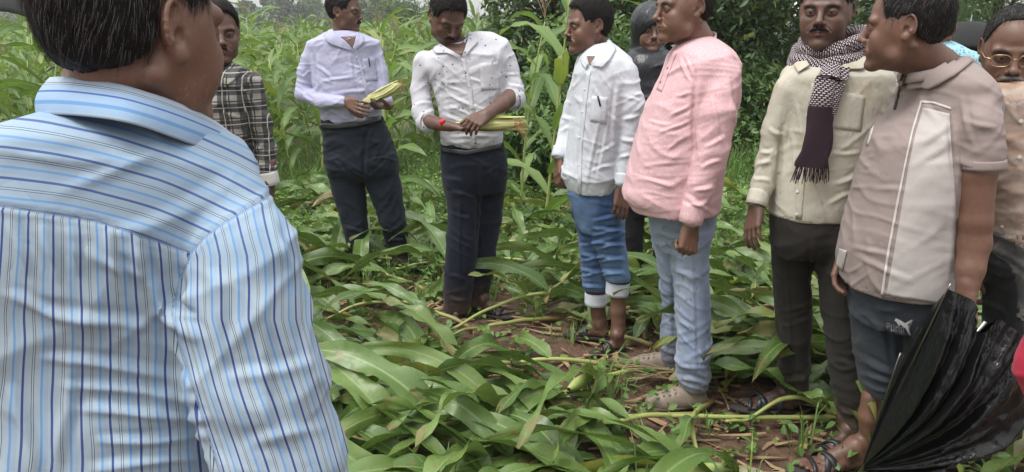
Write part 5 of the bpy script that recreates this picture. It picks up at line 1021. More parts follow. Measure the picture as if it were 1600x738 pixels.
def man_striped():
    Y = .82; p = person((-.42, .82, 0), 'grey-haired man seen from behind in a blue striped shirt, nearest the camera')
    H = Head(P(210, 46, .80), 132, 2, s=.89, full=.96, jaw=.85, res=.0022, neck=P(186, 190, .83), nr=.060); V, Q, a = H.mesh(.12)
    x, y, z = H.Lc.T; a['pale'] = np.clip((noise3(H.Lc*700)-.25)*2, 0, 1)*np.clip((-.035-z)/.03, 0, 1)*(y < -.0)*(z > -.125)*.6
    a['dark'] = np.clip(a['dark']+.12*noise3(H.Lc*60), 0, 1)
    parts = [(V, Q, a), core(P(180, 230, .84), np.array([-.5, .84, .95]), feet=((-.5, .84, .1), (-.32, .84, .1)))]
    S = SDF(.004); hand(S, (-.24, .74, .84), (-.24, .75, .75), (-.9, .2, 0), 1); hand(S, (-.66, .9, .84), (-.66, .9, .75), (.9, .2, 0), -1); Va, Qa = S.build(1); parts.append((Va, Qa, {})); body(p, SK['warm'], parts); H.eyes(p)
    hair(H, HG, p, thick=.004, top=.016, slen=.026, strands=18000, greyf=.12, gmat=HW, comb=(.3, .2, -.2), sw=.00018, full=.96)
    rows = [(150, 120, 232, .03, .17), (168, 90, 255, .02, .20), (185, 50, 280, .01, .225), (205, 5, 312, .0, .245), (235, -60, 362, 0, .255), (270, -110, 400, 0, .26), (320, -150, 418, 0, .27), (400, -150, 420, 0, .28), (480, -110, 405, 0, .27), (580, -50, 405, 0, .26), (660, -14, 410, 0, .26), (740, 18, 415, 0, .27), (900, 20, 400, 0, .28), (1000, 20, 390, 0, .28)]
    cr = [(205, 372, 232, 450, 9, .010), (232, 440, 300, 540, 10, .012), (285, 410, 266, 500, 8, -.006), (60, 560, 300, 590, 7, .007), (90, 600, 310, 625, 6, .007), (110, 640, 330, 652, 7, .009), (150, 690, 330, 680, 6, .008), (70, 480, 250, 520, 8, .006), (130, 400, 240, 430, 7, .004), (20, 600, 60, 735, 8, .008), (110, 560, 95, 738, 8, .006),
          (420, 330, 470, 450, 8, .005), (330, 420, 350, 560, 9, .007), (400, 480, 430, 700, 10, .005), (250, 470, 300, 500, 5, .008), (20, 345, 45, 430, 6, .007), (70, 350, 92, 440, 6, .008), (110, 352, 125, 430, 5, .006), (170, 358, 190, 460, 6, .007), (140, 730, 330, 715, 7, .008), (350, 600, 500, 560, 9, .005), (380, 700, 520, 660, 9, .005), (10, 460, 120, 500, 7, .005)]
    V, Q = shirt(Y, rows, [[(352, 330, -.02, 78), (382, 400, -.06, 86), (380, 490, -.07, 105), (402, 590, -.08, 106), (438, 720, -.09, 103), (460, 900, -.09, 90)], [(-100, 330, .02, 80), (-140, 500, .1, 80), (-110, 800, .1, 80)]], seed=22, creases=cr, amp=.0034, k=.016, res=.0036, nz=(12, 12, 10), amp2=.0006)
    px, py = proj(V)
    wob = 5*noise3(V*np.array([6, 6, 9])+3)+2.5*noise3(V*22+8)
    ub = (px+wob+(py-340)*(px-120)*-.00035)/41.0
    uy = (py-.07*px-.00058*np.clip(px, 0, 500)**2+wob*.6)/47.0+.15
    ax_x = np.interp(py, [300, 400, 500, 600, 738, 900], [365, 382, 380, 404, 442, 470]); R_ = np.interp(py, [300, 400, 500, 738], [90, 95, 112, 106])
    xr_ = (px-ax_x)/R_; xc_ = np.clip(xr_, -.9, .9); us = ((np.arcsin(xc_)+(xr_-xc_)*2.0)*R_*.92+wob*.8+(py-400)*-.05)/40.0
    def sdist(pl):
        pl = np.array(pl, float); best = np.full(len(px), 1e9); sg = np.zeros(len(px))
        for a_, b_ in zip(pl[:-1], pl[1:]):
            d = b_-a_; t = np.clip(((px-a_[0])*d[0]+(py-a_[1])*d[1])/(d@d), 0, 1); qx = px-a_[0]-t*d[0]; qy = py-a_[1]-t*d[1]; D = np.hypot(qx, qy); s_ = np.sign(d[0]*qy-d[1]*qx); m_ = D < best; best = np.where(m_, D, best); sg = np.where(m_, s_, sg)
        return best*sg
    sy = -sdist([(-400, 300), (0, 322), (150, 345), (298, 395), (700, 560)])
    ss = -sdist([(470, 250), (415, 310), (350, 348), (318, 372), (298, 395), (280, 440), (268, 490), (280, 545), (302, 610), (342, 738), (400, 1000)])
    m, N, c, bs = cloth_mat('striped_shirting', (.5, .6, .7), rough=.8, wr=.35, wrs=18)
    u = N.mix(N.math('GREATER_THAN', N.attr('sy'), 0.0), N.attr('ub', 'Vector'), N.attr('uy', 'Vector'))
    yk = N.math('GREATER_THAN', N.attr('sy'), 0.0); sl = N.math('GREATER_THAN', N.attr('ss'), 0.0)
    A_ = N.math('ADD', N.math('MULTIPLY', N.attr('uy'), yk), N.math('MULTIPLY', N.attr('ub'), N.math('SUBTRACT', 1.0, yk)))
    B_ = N.math('ADD', N.math('MULTIPLY', N.attr('us'), sl), N.math('MULTIPLY', A_, N.math('SUBTRACT', 1.0, sl)))
    fr = N.math('FRACT', B_)
    base = (.33, .41, .48); base2 = (.20, .36, .58)
    cr_ = N.t.nodes.new('ShaderNodeValToRGB'); cr_.color_ramp.interpolation = 'CONSTANT'; e = cr_.color_ramp.elements
    stops = [(0, (.03, .055, .22)), (.085, base), (.33, (.045, .05, .07)), (.352, (.38, .46, .53)), (.40, (.045, .05, .07)), (.422, base), (.64, (.13, .28, .52)), (.72, (.29, .38, .48)), (.9, base)]
    while len(e) < len(stops): e.new(.5)
    for q_, (po, co) in zip(e, stops): q_.position = po; q_.color = co+(1,)
    lk(m, fr, cr_.inputs[0]); n3 = N.noise(1500, 1, N.obj()); cc = N.mix(N.math('MULTIPLY', n3, .18), cr_.outputs[0], (.2, .25, .32)); cc = N.mix(N.math('MULTIPLY', yk, .35), cc, N.mix(.5, cr_.outputs[0], base2))
    seam = N.math('MINIMUM', N.math('ABSOLUTE', N.attr('ss')), N.math('ADD', N.math('ABSOLUTE', N.attr('sy')), N.math('MULTIPLY', sl, 99.0)))
    cc = N.mix(N.math('LESS_THAN', N.math('ABSOLUTE', N.math('SUBTRACT', seam, 1.2)), .6), cc, (.18, .26, .40))
    lk(m, cc, bs.inputs['Base Color'])
    seam_d = np.minimum(np.abs(ss), np.where(ss > 0, 99, np.abs(sy))); Nn = normals(V, Q); V = V-Nn*(.0016*np.exp(-(seam_d/3.0)**2))[:, None]+Nn*(.0012*np.exp(-((seam_d-7)/4.0)**2))[:, None]
    for nm, ar in (('ub', ub), ('uy', uy), ('us', us), ('sy', sy), ('ss', ss)): pass
    sh = stack(V, Q, 'shirt', m, p, attrs=dict(ub=ub, uy=uy, us=us, sy=sy, ss=ss))
    # collar: stand and turned down leaf, lofted round the neck with the cloth stripes running round it
    mc = bpy.data.materials.new('striped_collar'); mc.use_nodes = True; nt = mc.node_tree; b2 = nt.nodes['Principled BSDF']; N2 = NT(nt); uvn = nt.nodes.new('ShaderNodeUVMap'); sx = nt.nodes.new('ShaderNodeSeparateXYZ'); nt.links.new(uvn.outputs[0], sx.inputs[0])
    cr2 = nt.nodes.new('ShaderNodeValToRGB'); cr2.color_ramp.interpolation = 'CONSTANT'; e = cr2.color_ramp.elements; while_ = [(0, (.36, .44, .53)), (.14, (.05, .06, .1)), (.155, (.42, .50, .57)), (.18, (.05, .06, .1)), (.195, (.30, .42, .58)), (.34, (.05, .1, .36)), (.39, (.28, .41, .58)), (.6, (.12, .27, .52)), (.7, (.27, .40, .56)), (.9, (.34, .43, .52))]
    while len(e) < len(while_): e.new(.5)
    for q_, (po, co) in zip(e, while_): q_.position = po; q_.color = co+(1,)
    nt.links.new(sx.outputs[0], cr2.inputs[0]); nt.links.new(N2.mix(N2.math('MULTIPLY', N2.noise(1500, 1, N2.obj()), .18), cr2.outputs[0], (.2, .25, .32)), b2.inputs['Base Color']); b2.inputs['Roughness'].default_value = .85; nt.links.new(N2.bump(N2.noise(30, 3, N2.obj()), .3, .006), b2.inputs['Normal'])
    top = np.array([P(*q) for q in ((365, 212, .93), (335, 190, .86), (300, 172, .80), (262, 156, .765), (225, 144, .745), (190, 134, .738), (150, 127, .74), (112, 122, .755), (84, 122, .785), (80, 124, .84), (108, 132, .92), (150, 152, .97), (230, 190, .99))])
    bot = np.array([P(*q) for q in ((366, 250, .885), (335, 240, .82), (300, 226, .765), (262, 212, .735), (225, 199, .715), (190, 190, .705), (150, 184, .707), (105, 180, .722), (67, 179, .755), (60, 181, .83), (86, 186, .92), (140, 200, 1.0), (240, 240, 1.02))])
    k = len(top); tt = np.linspace(0, k-1, 90); T_ = crom(np.c_[np.arange(k), top], tt); B__ = crom(np.c_[np.arange(k), bot], tt); A = []
    outw = nrm(np.array([0, 0, 1.])); cen = np.array([P(195, 150, .85)[0], .85, 0])
    for s_ in np.linspace(0, 1, 14):
        row = T_+(B__-T_)*s_; o_ = row-cen; o_[:, 2] = 0; o_ /= np.linalg.norm(o_, axis=1)[:, None]; row = row+o_*(.006*math.sin(s_*math.pi)); A.append(row)
    inner = []
    for s_ in np.linspace(.7, .0, 6):
        row = T_+(B__-T_)*s_; o_ = row-cen; o_[:, 2] = 0; o_ /= np.linalg.norm(o_, axis=1)[:, None]; inner.append(row-o_*(.006+.016*s_)+np.array([0, 0, -.003*(s_ == 0)]))
    U = np.zeros((20, 90, 2)); U[:6, :, 0] = .02; U[6:, :, 0] = np.linspace(.0, .99, 14)[:, None]; U[..., 1] = np.linspace(0, 1, 90)
    mb = MB(); mb.grid(np.array(inner+A), U); solid(mb.obj('collar', mc, sh), .0022, 0)
    V, Q = trousers(Y, [(980, 30, 345, 0, .26), (1050, 30, 345, 0, .26)], [[(1030, 30, 190, 0, .2), (1700, 60, 170, 0, .16)], [(1030, 190, 345, 0, .2), (1700, 210, 320, 0, .16)]], res=.012); stack(V, Q, 'trousers', bpy.data.materials['dark_trouser_cloth'], p)
    for xx in (-.5, -.3): shoe(p, BLACKR, SOLE, (xx, .74, 0), (xx+.1, .98, 0))
HUSK = None
def cob(name, label, a, b, r, tail=None, parent_silk=True, fl=1.0):
    a = np.array(a); b = np.array(b); D = nrm(b-a); L = np.linalg.norm(b-a); u = nrm(np.cross(D, (0, 0.2, 1))); v = np.cross(D, u); o = empty(name, a, label, 'corn cob')
    n = 30; mcnt = 40; A = []
    for i in range(n):
        t = i/(n-1); rr = r*(math.sin(math.pi*min(t*.62+.10, .5))**.7 if t < .62 else 1-(t-.62)*1.15); th = np.linspace(0, 2*np.pi, mcnt, endpoint=False)
        A.append(a+D*L*t+(np.cos(th)*rr*(1+.05*np.sin(9*th+t*3)))[:, None]*u+(np.sin(th)*rr*(1+.05*np.sin(7*th+1)))[:, None]*v)
    mb = MB(); mb.grid(np.array(A), close=True); mb.obj('husk', HUSK, o)
    rg = np.random.default_rng(int(L*1e4)); lf = MB()
    for k in range(7):
        th = rg.uniform(0, 6.28); w = r*.9; base = a+D*L*rg.uniform(.0, .3); pts = []
        for t in np.linspace(0, 1, 10):
            out = r*(1.02+.25*t*t*fl); c = base+D*L*.85*t+(u*math.cos(th+.3*t)+v*math.sin(th+.3*t))*out*(1-.45*max(t-.6, 0)); tn = -u*math.sin(th)+v*math.cos(th); ww = w*math.sin(math.pi*(t*.8+.15)); pts.append([c-tn*ww, c-tn*ww*.4+nrm(c-base)*.0+(u*math.cos(th)+v*math.sin(th))*.003, c+tn*ww*.4, c+tn*ww])
        lf.grid(np.array(pts))
    lf.obj('husk_leaf', HUSK, o)
    sk_ = MB()
    for k in range(40):
        q = b+(u*rg.normal()+v*rg.normal())*r*.4-D*.02; d2 = D*(.5+rg.random())+(u*rg.normal()+v*rg.normal())*.5+np.array([0, 0, -.3*rg.random()]); sk_.tube([q, q+d2*.02, q+d2*.045+np.array([0, 0, -.012])], .0009, 4, cap=False)
    sk_.obj('silk', plain('silk_brown', (.38, .2, .1), .7) if 'silk_brown' not in bpy.data.materials else bpy.data.materials['silk_brown'], o)
    if tail is not None:
        tb = MB(); tb.tube([a, a-D*.03+np.array([0, 0, -.01]), np.array(tail)], [r*.35, r*.3, r*.22], 8); tb.obj('stem', HUSK, o)
    return o
def husk_mat():
    m, nt, b = node_mat('husk'); N = NT(nt); uv = nt.nodes.new('ShaderNodeUVMap'); mp = nt.nodes.new('ShaderNodeMapping'); mp.inputs['Scale'].default_value = (1.5, 26, 1); nt.links.new(uv.outputs[0], mp.inputs[0]); n = N.noise(3, 3, mp.outputs[0]); n2 = N.noise(8, 3, N.obj())
    c = N.ramp(n, [(.3, (.30, .36, .09)), (.55, (.58, .56, .25)), (.75, (.66, .60, .36))]); c = N.mix(N.math('GREATER_THAN', n2, .66), c, (.42, .26, .12)); nt.links.new(c, b.inputs['Base Color']); b.inputs['Roughness'].default_value = .55; nt.links.new(N.bump(n, .4, .003), b.inputs['Normal']); return m
def hand_cobs():
    global HUSK; HUSK = husk_mat()
    cob('corn_cob', 'green-yellow corn cob held slanting upward by the man in lavender', P(570, 161, 4.67), P(624, 132, 4.62), .027, tail=P(556, 188, 4.64), fl=.8)
    cob('corn_cob', 'half husked pale corn cob held flat by the man in the dotted shirt', P(712, 195, 3.76), P(812, 193, 3.72), .029, fl=1.5)
# ------------------------------------------------------------------ ground, maize, weeds, trees, vehicle
def soil_mat():
    m, nt, b = node_mat('soil'); N = NT(nt); v = N.obj(); n1 = N.noise(1.3, 5, v); n2 = N.noise(22, 5, v, .65)
    c = N.ramp(n2, [(.3, (.055, .033, .021)), (.55, (.125, .070, .043)), (.8, (.19, .125, .082))])
    far = N.ramp(N.noise(.35, 4, v), [(.35, (.05, .075, .02)), (.65, (.08, .09, .03))])
    geo = nt.nodes.new('ShaderNodeNewGeometry'); sx = nt.nodes.new('ShaderNodeSeparateXYZ'); nt.links.new(geo.outputs['Position'], sx.inputs[0])
    f = N.math('DIVIDE', N.math('SUBTRACT', sx.outputs[1], 5.2), 2.5, clamp=True); c = N.mix(N.math('MULTIPLY', f, .8), c, far)
    nt.links.new(c, b.inputs['Base Color']); b.inputs['Roughness'].default_value = .9; nt.links.new(N.bump(n2, .9, .03, N.bump(n1, .5, .05)), b.inputs['Normal']); return m
def ground_h(x, y):
    p = np.stack([np.asarray(x, float), np.asarray(y, float), np.zeros(np.shape(x))], -1)
    return (.030*noise3(p*np.array([1.1, 2.2, 1]))+.014*noise3(p*5+3)+.008*noise3(p*13+7))*np.clip((40-np.abs(p[..., 1]))/30, 0, 1)-.012
def build_ground():
    g = lambda a, b, d: list(np.arange(a, b, d))
    xs = np.array([-1500, -700, -300, -120, -60]+g(-30, -7, 1.0)+g(-7, 7, .05)+g(7, 30, 1.0)+[30, 60, 120, 300, 700, 1500]); ys = np.array([-60, -20, -8]+g(-3, 1.2, .3)+g(1.2, 9, .05)+g(9, 30, .7)+[30, 60, 120, 300, 700, 1500])
    X, Y = np.meshgrid(xs, ys, indexing='ij'); Z = ground_h(X, Y); A = np.stack([X, Y, Z], -1)
    near = (np.abs(X) < 5) & (Y > 1) & (Y < 6)
    A[..., 2] += near*np.clip(noise3(A*np.array([9, 9, 1]))-.1, 0, 1)*.035
    mb = MB(); mb.grid(A[:, ::1]); V = np.concatenate(mb.v); F = np.concatenate(mb.f)
    tag(mesh_obj('ground', V, F, soil_mat()), kind='structure')
def leaf_mat(name, cols, rough=.42, dry=.5, trans=.16, stripe=60, dirt=0):
    m, nt, b = node_mat(name); N = NT(nt); uv = nt.nodes.new('ShaderNodeUVMap'); sx = nt.nodes.new('ShaderNodeSeparateXYZ'); nt.links.new(uv.outputs[0], sx.inputs[0]); U, W = sx.outputs[0], sx.outputs[1]
    v = N.obj(); rnd = nt.nodes.new('ShaderNodeNewGeometry').outputs['Random Per Island']
    oi = nt.nodes.new('ShaderNodeObjectInfo').outputs['Random']; r = N.math('FRACT', N.math('ADD', rnd, oi))
    c = N.ramp(N.math('ADD', N.math('MULTIPLY', r, .7), N.math('MULTIPLY', N.noise(4, 3, v), .4)), [(.1, cols[0]), (.5, cols[1]), (.9, cols[2])])
    d = N.math('ABSOLUTE', N.math('SUBTRACT', W, .5)); ve = N.math('MULTIPLY', N.math('ADD', N.math('SINE', N.math('MULTIPLY', W, stripe*2.5)), 1.0), .5)
    ve = N.math('MULTIPLY', ve, N.math('ADD', N.noise(7, 2, v), .25)); c = N.mix(N.math('MULTIPLY', ve, .55), c, tuple(min(1, x*2.4+.04) for x in cols[1]))
    c = N.mix(N.math('MULTIPLY', N.math('LESS_THAN', d, .04), .85), c, (.30, .38, .16))
    sp = N.noise(16, 5, v, .7); br = N.math('MULTIPLY', N.math('GREATER_THAN', N.math('ADD', sp, N.math('MULTIPLY', N.math('POWER', U, 6.0), .25)), .74-.1*dry), .85); c = N.mix(br, c, (.22, .14, .06))
    yl = N.math('GREATER_THAN', r, .95); c = N.mix(N.math('MULTIPLY', yl, .7), c, (.34, .34, .06)); bn = N.math('MULTIPLY', N.math('LESS_THAN', r, .085*min(dry, 1.2)*(dry > .6)), .85); c = N.mix(bn, c, (.26, .19, .10))
    tone = N.math('ADD', N.math('MULTIPLY', N.noise(.9, 2, v), .5), .0); 
    bf = nt.nodes.new('ShaderNodeNewGeometry').outputs['Backfacing']; c = N.mix(N.math('MULTIPLY', bf, .35), c, tuple(x*1.4+.01 for x in cols[1]))
    nt.links.new(c, b.inputs['Base Color']); nt.links.new(N.math('ADD', N.math('MULTIPLY', N.noise(12, 3, v), .3), rough-.15), b.inputs['Roughness']); b.inputs['Specular IOR Level'].default_value = .62
    nt.links.new(N.bump(ve, .35, .0015, N.bump(N.noise(40, 3, v), .35, .004)), b.inputs['Normal'])
    tr = nt.nodes.new('ShaderNodeBsdfTranslucent'); nt.links.new(N.mix(.5, c, (.25, .4, .05)), tr.inputs['Color']); ms = nt.nodes.new('ShaderNodeMixShader'); ms.inputs[0].default_value = trans
    nt.links.new(b.outputs[0], ms.inputs[1]); nt.links.new(tr.outputs[0], ms.inputs[2]); nt.links.new(ms.outputs[0], nt.nodes['Material Output'].inputs['Surface']); return m
def stalk_mat(name, c1, c2):
    m, nt, b = node_mat(name); N = NT(nt); v = N.obj(); uv = nt.nodes.new('ShaderNodeUVMap'); sx = nt.nodes.new('ShaderNodeSeparateXYZ'); nt.links.new(uv.outputs[0], sx.inputs[0])
    n = N.noise(5, 4, v); c = N.mix(n, c1, c2); root = N.math('SUBTRACT', .22, sx.outputs[0], clamp=True); c = N.mix(N.math('MULTIPLY', root, 5.0, clamp=True), c, (.20, .10, .045)); nt.links.new(c, b.inputs['Base Color']); b.inputs['Roughness'].default_value = .45; return m
FEET = [(884, 500, 988, 556, 3.6), (980, 548, 1050, 588, 3.35), (1008, 596, 1110, 640, 3.0), (1145, 608, 1226, 656, 2.95), (1276, 676, 1342, 722, 2.65), (1236, 708, 1350, 745, 2.5), (692, 486, 728, 510, 4.0), (748, 470, 800, 500, 4.1), (606, 402, 652, 430, 4.9), (1464, 700, 1512, 724, 2.6), (1150, 668, 1290, 725, 2.7)]
def blocks_feet(p):
    px, py = proj(p.reshape(-1, 3)); 
    return any(((px > a) & (px < c) & (py > b) & (py < d) & (p.reshape(-1, 3)[:, 1] < Yf+.12)).any() for a, b, c, d, Yf in FEET)
def blade(mb, p, d, L, w, rng, droop=1.2, zmin=None, seg=14, rise=.5, twist=0.0, curl=.25, wave=1.0, cross=5, dens=None):
    """a maize leaf: strap that leaves the stalk at p along d (unit), arches over and hangs; zmin(x,y) is what it lies on"""
    d = nrm(d); pts = [np.array(p, float)]; el = rise; az = math.atan2(d[1], d[0]); st_ = L/(seg-1); ddaz = rng.normal()*.25*curl*4/seg; els = []
    for i in range(seg-1):
        t = i/(seg-1); e = el-droop*(t**1.25)*1.9; e = max(e, -1.45); az += ddaz+rng.normal()*.03
        v = np.array([math.cos(az)*math.cos(e), math.sin(az)*math.cos(e), math.sin(e)]); q = pts[-1]+v*st_
        if zmin is not None:
            zz = zmin(q[0], q[1])
            if q[2] < zz: q[2] = zz+.004
        pts.append(q)
    pts = np.array(pts); T = np.gradient(pts, axis=0); T /= np.linalg.norm(T, axis=1)[:, None]+1e-9; A = []; t = np.linspace(0, 1, seg)
    wd = w*np.clip(np.minimum((t*7+.38), 1), 0, 1)*np.clip(1-t**2.6, 0, 1)**.8+.001; ph = rng.uniform(0, 6.28); tw = twist*rng.normal()
    fr = np.linspace(-1, 1, cross); sidep = None
    for i in range(seg):
        s = np.cross(T[i], (0, 0, 1)); 
        if np.linalg.norm(s) < .25 and sidep is not None: s = sidep
        s = nrm(s); 
        if sidep is not None and s@sidep < 0: s = -s
        sidep = s; n = nrm(np.cross(s, T[i])); a = tw*t[i]*1.6; s2 = s*math.cos(a)+n*math.sin(a); n2 = -s*math.sin(a)+n*math.cos(a)
        k = .38*(1-t[i]*.7)
        row = pts[i]+np.outer(fr*wd[i]*.5, s2)+np.outer(np.abs(fr)*wd[i]*.5*k, n2)
        wv = wave*w*.16*np.sin(t[i]*(17+3*math.sin(ph))+ph+fr*1.2)*np.abs(fr)**1.5*np.clip(t[i]*4, 0, 1)
        row += np.outer(wv, n2); A.append(row)
    A = np.array(A)
    if zmin is not None:
        zz = zmin(A[..., 0], A[..., 1]); A[..., 2] = np.maximum(A[..., 2], zz+.003)
    if zmin is not None and blocks_feet(A): return False
    U = np.stack(np.meshgrid(t, (fr+1)/2, indexing='ij'), -1); mb.grid(A, U); return True
def tassel(mb, p, d, rng, s=1.0, n=8):
    d = nrm(d)
    for i in range(n):
        a = rng.uniform(0, 6.28); sp = rng.uniform(.15, .75) if i else 0; v = nrm(d+np.array([math.cos(a), math.sin(a), 0])*sp); L = rng.uniform(.14, .24)*s; q = np.array(p)+d*.012*i
        mb.tube([q, q+v*L*.5, q+v*L+np.array([0, 0, -.03*sp*s])], [.0022*s, .0024*s, .0012*s], 4, cap=False)
LEAFM = {}
def mats_field():
    LEAFM['near'] = leaf_mat('maize_leaf', [(.018, .042, .009), (.066, .122, .024), (.18, .24, .065)], rough=.27, dry=1.1)
    LEAFM['stand'] = leaf_mat('standing_maize_leaf', [(.035, .078, .018), (.088, .160, .034), (.20, .265, .065)], rough=.42, trans=.35)
    LEAFM['dry'] = plain('dry_leaf', (.30, .20, .11), .85, nscale=9, var=.6)
    LEAFM['stalk'] = stalk_mat('maize_stalk', (.20, .27, .06), (.42, .43, .15)); LEAFM['tassel'] = plain('tassel', (.25, .19, .11), .8)
    LEAFM['weed'] = leaf_mat('weed_leaf', [(.045, .11, .02), (.085, .18, .035), (.15, .26, .05)], rough=.55, trans=.35, stripe=0)
    LEAFM['grass'] = leaf_mat('grass_leaf', [(.06, .13, .025), (.10, .20, .04), (.16, .26, .06)], rough=.55, trans=.3, stripe=0)
    LEAFM['tree'] = leaf_mat('tree_leaf', [(.014, .034, .012), (.028, .060, .018), (.055, .10, .028)], rough=.5, trans=.2, stripe=0)
    LEAFM['shrub'] = leaf_mat('shrub_leaf', [(.030, .075, .018), (.055, .12, .028), (.10, .18, .04)], rough=.5, trans=.3, stripe=0)
    LEAFM['far'] = leaf_mat('far_leaf', [(.018, .04, .016), (.032, .062, .022), (.05, .085, .03)], rough=.7, trans=.1, stripe=0)
    LEAFM['bark'] = plain('bark', (.09, .065, .045), .9, nscale=20, var=.4, bump=.5)
def zg(x, y): return ground_h(x, y)+.012
def fallen(root, az, L, seed, label, group=None, lift=.05, nl=9, tas=True, ear=False, leafL=.72, w=.085, roots=True):
    rng = np.random.default_rng(seed); r0 = np.array([root[0], root[1], ground_h(root[0], root[1])])
    for tr in range(8):       # keep stalks off the men's feet
        tl = np.linspace(0, 1, 24); sp_ = r0+np.array([math.cos(az), math.sin(az), 0])*L*tl[:, None]+np.array([0, 0, .03])
        if not group or not blocks_feet(sp_): break
        az += rng.choice([-1, 1])*rng.uniform(.25, .6); L *= .9
    if group and blocks_feet(sp_): return None
    o = empty('fallen_maize_plant', r0, label, 'maize plant', group)
    d = np.array([math.cos(az), math.sin(az), 0]); n = 12; pts = []; sw = rng.normal()*.10
    for i in range(n):
        t = i/(n-1); q = r0+d*L*t+np.array([-d[1], d[0], 0])*sw*math.sin(t*3); q[2] = ground_h(q[0], q[1])+.02+lift*math.sin(min(t*1.3, 1)*math.pi*.9)+rng.uniform(0, .012); pts.append(q)
    pts = np.array(pts); mb = MB(); k = 36; tt = np.linspace(0, n-1, k); P_ = crom(np.c_[np.arange(n), pts], tt); rad = .0125*(1-.55*tt/(n-1))*(1+.12*(np.abs((tt*1.0) % 1.0-.5) > .42)); mb.tube(P_, rad, 8); mb.obj('stalk', LEAFM['stalk'], o)
    lf = MB(); sd = 1
    for j in range(nl):
        t = .12+.84*j/(nl-1); p = crom(np.c_[np.arange(n), pts], np.array([t*(n-1)]))[0]; sd = -sd; side = np.array([-d[1], d[0], 0])*sd; spread = rng.uniform(.35, 1.2)
        v = nrm(d*rng.uniform(.5, 1.1)+side*spread); LL = leafL*rng.uniform(.75, 1.15)*(1-.25*abs(t-.5))
        ofs = rng.uniform(.0, .05)
        for tr in range(6):
            if blade(lf, p+np.array([0, 0, .008]), v, LL, w*rng.uniform(.8, 1.2), rng, droop=rng.uniform(.55, 1.0), zmin=lambda x, y, ofs=ofs: zg(x, y)+ofs, seg=20, rise=rng.uniform(.15, .9), twist=.9, wave=1.15, cross=7): break
            v = nrm(rotz(rng.uniform(-1.5, 1.5))@v); LL *= .85
    if not lf.v: blade(lf, r0+np.array([0, 0, .01]), d, .12, .03, rng)
    lf.obj('foliage', LEAFM['near'], o)
    if rng.random() < .6 and roots:
        rb = MB()
        for i in range(10): a = rng.uniform(0, 6.28); e = np.array([math.cos(a)*.05, math.sin(a)*.05, -.01])-d*.05; rb.tube([r0+np.array([0, 0, .02]), r0+e*.5+np.array([0, 0, .02]), r0+e+np.array([0, 0, -.005])], .0018, 4, cap=False)
        rb.obj('root', LEAFM['dry'], o)
    if tas: tb = MB(); tassel(tb, pts[-1], pts[-1]-pts[-2]+np.array([0, 0, .02]), rng, 1.3, 7); tb.obj('tassel', LEAFM['tassel'], o)
    if ear and not blocks_feet(pts[n//2]+d*np.linspace(0, .3, 8)[:, None]+np.array([0, 0, .03])):
        p = pts[n//2]; hv = MB(); D = nrm(d*.9+np.array([-d[1], d[0], .25])*.5); u = nrm(np.cross(D, (0, 0, 1))); v = np.cross(D, u); A = []
        for i in range(14): t = i/13; r = .027*math.sin(math.pi*(t*.8+.12))**.8; th = np.linspace(0, 6.283, 16, endpoint=False); A.append(p+D*.22*t+np.outer(np.cos(th)*r, u)+np.outer(np.sin(th)*r, v)+np.array([0, 0, .02]))
        hv.grid(np.array(A), close=True); hv.obj('ear', HUSK_G, o)
    return o
def standing_mesh(seed, H, nl=11, seg=9, cross=3, w=.092):
    rng = np.random.default_rng(seed); lean = rng.normal(size=2)*.05; pts = np.array([[lean[0]*t*t*H, lean[1]*t*t*H, H*t] for t in np.linspace(0, 1, 8)]); sm = MB(); sm.tube(pts, .013*(1-.6*np.linspace(0, 1, 8)), 6)
    lf = MB(); az = rng.uniform(0, 6.28)
    for j in range(nl):
        t = .12+.84*j/(nl-1); p = np.array([np.interp(t, np.linspace(0, 1, 8), pts[:, i]) for i in range(3)]); a = az+(j % 2)*math.pi+rng.normal()*.35; d = np.array([math.cos(a), math.sin(a), 0])
        blade(lf, p, d, rng.uniform(.6, .85)*(1-.35*max(t-.7, 0)/.3), w*rng.uniform(.8, 1.15)*(1-.4*max(t-.75, 0)/.25), rng, droop=rng.uniform(.7, 1.15), seg=seg, rise=rng.uniform(.75, 1.15), twist=.5, cross=cross)
    tb = MB(); tassel(tb, pts[-1], (0, 0, 1), rng, 1.2, 9); return sm, lf, tb
SR = [('green maize plant standing at the left edge beyond the shoulder of the striped shirt', 'maize plants standing at the left edge'), ('green maize plant standing behind the man in the checked shirt', 'maize plants standing behind the checked shirt'),
      ('green maize plant standing behind the left arm of the man in lavender', 'maize plants standing left of the lavender shirt'), ('green maize plant standing in the gap between the lavender and the dotted shirts', 'maize plants standing between the lavender and dotted shirts'), ('green maize plant standing behind the man in the dotted shirt', 'maize plants standing behind the dotted shirt')]
def fall_label(x, y):
    px = 800+FPX*x/(y*CA+1.55*SA); R = [(2.75, 850, 'among leaves in the bottom foreground beside the striped sleeve', 'bottom foreground'), (2.75, 9999, 'on the soil at the sandalled feet on the right', 'right foreground'),
        (3.7, 760, 'in the heap in front of the man in the dotted shirt', 'in front of the dotted shirt'), (3.7, 1130, 'around the feet of the men in white shirt and pink kurta', 'around the white and pink shirts'), (3.7, 9999, 'behind the man in the scarf', 'behind the scarf man'),
        (5.2, 700, 'around the shoes of the man in lavender', 'around the lavender shirt'), (5.2, 1000, 'behind the rolled up jeans', 'behind the rolled jeans'), (5.2, 9999, 'behind the pale jeans, on the right', 'behind the pale jeans'), (99, 800, 'in the gap before the standing maize', 'before the standing maize'), (99, 9999, 'before the dark trees', 'before the dark trees')]
    for Y_, X_, a, b in R:
        if y < Y_ and px < X_: return 'flattened maize plant '+a, 'flattened maize plants '+b
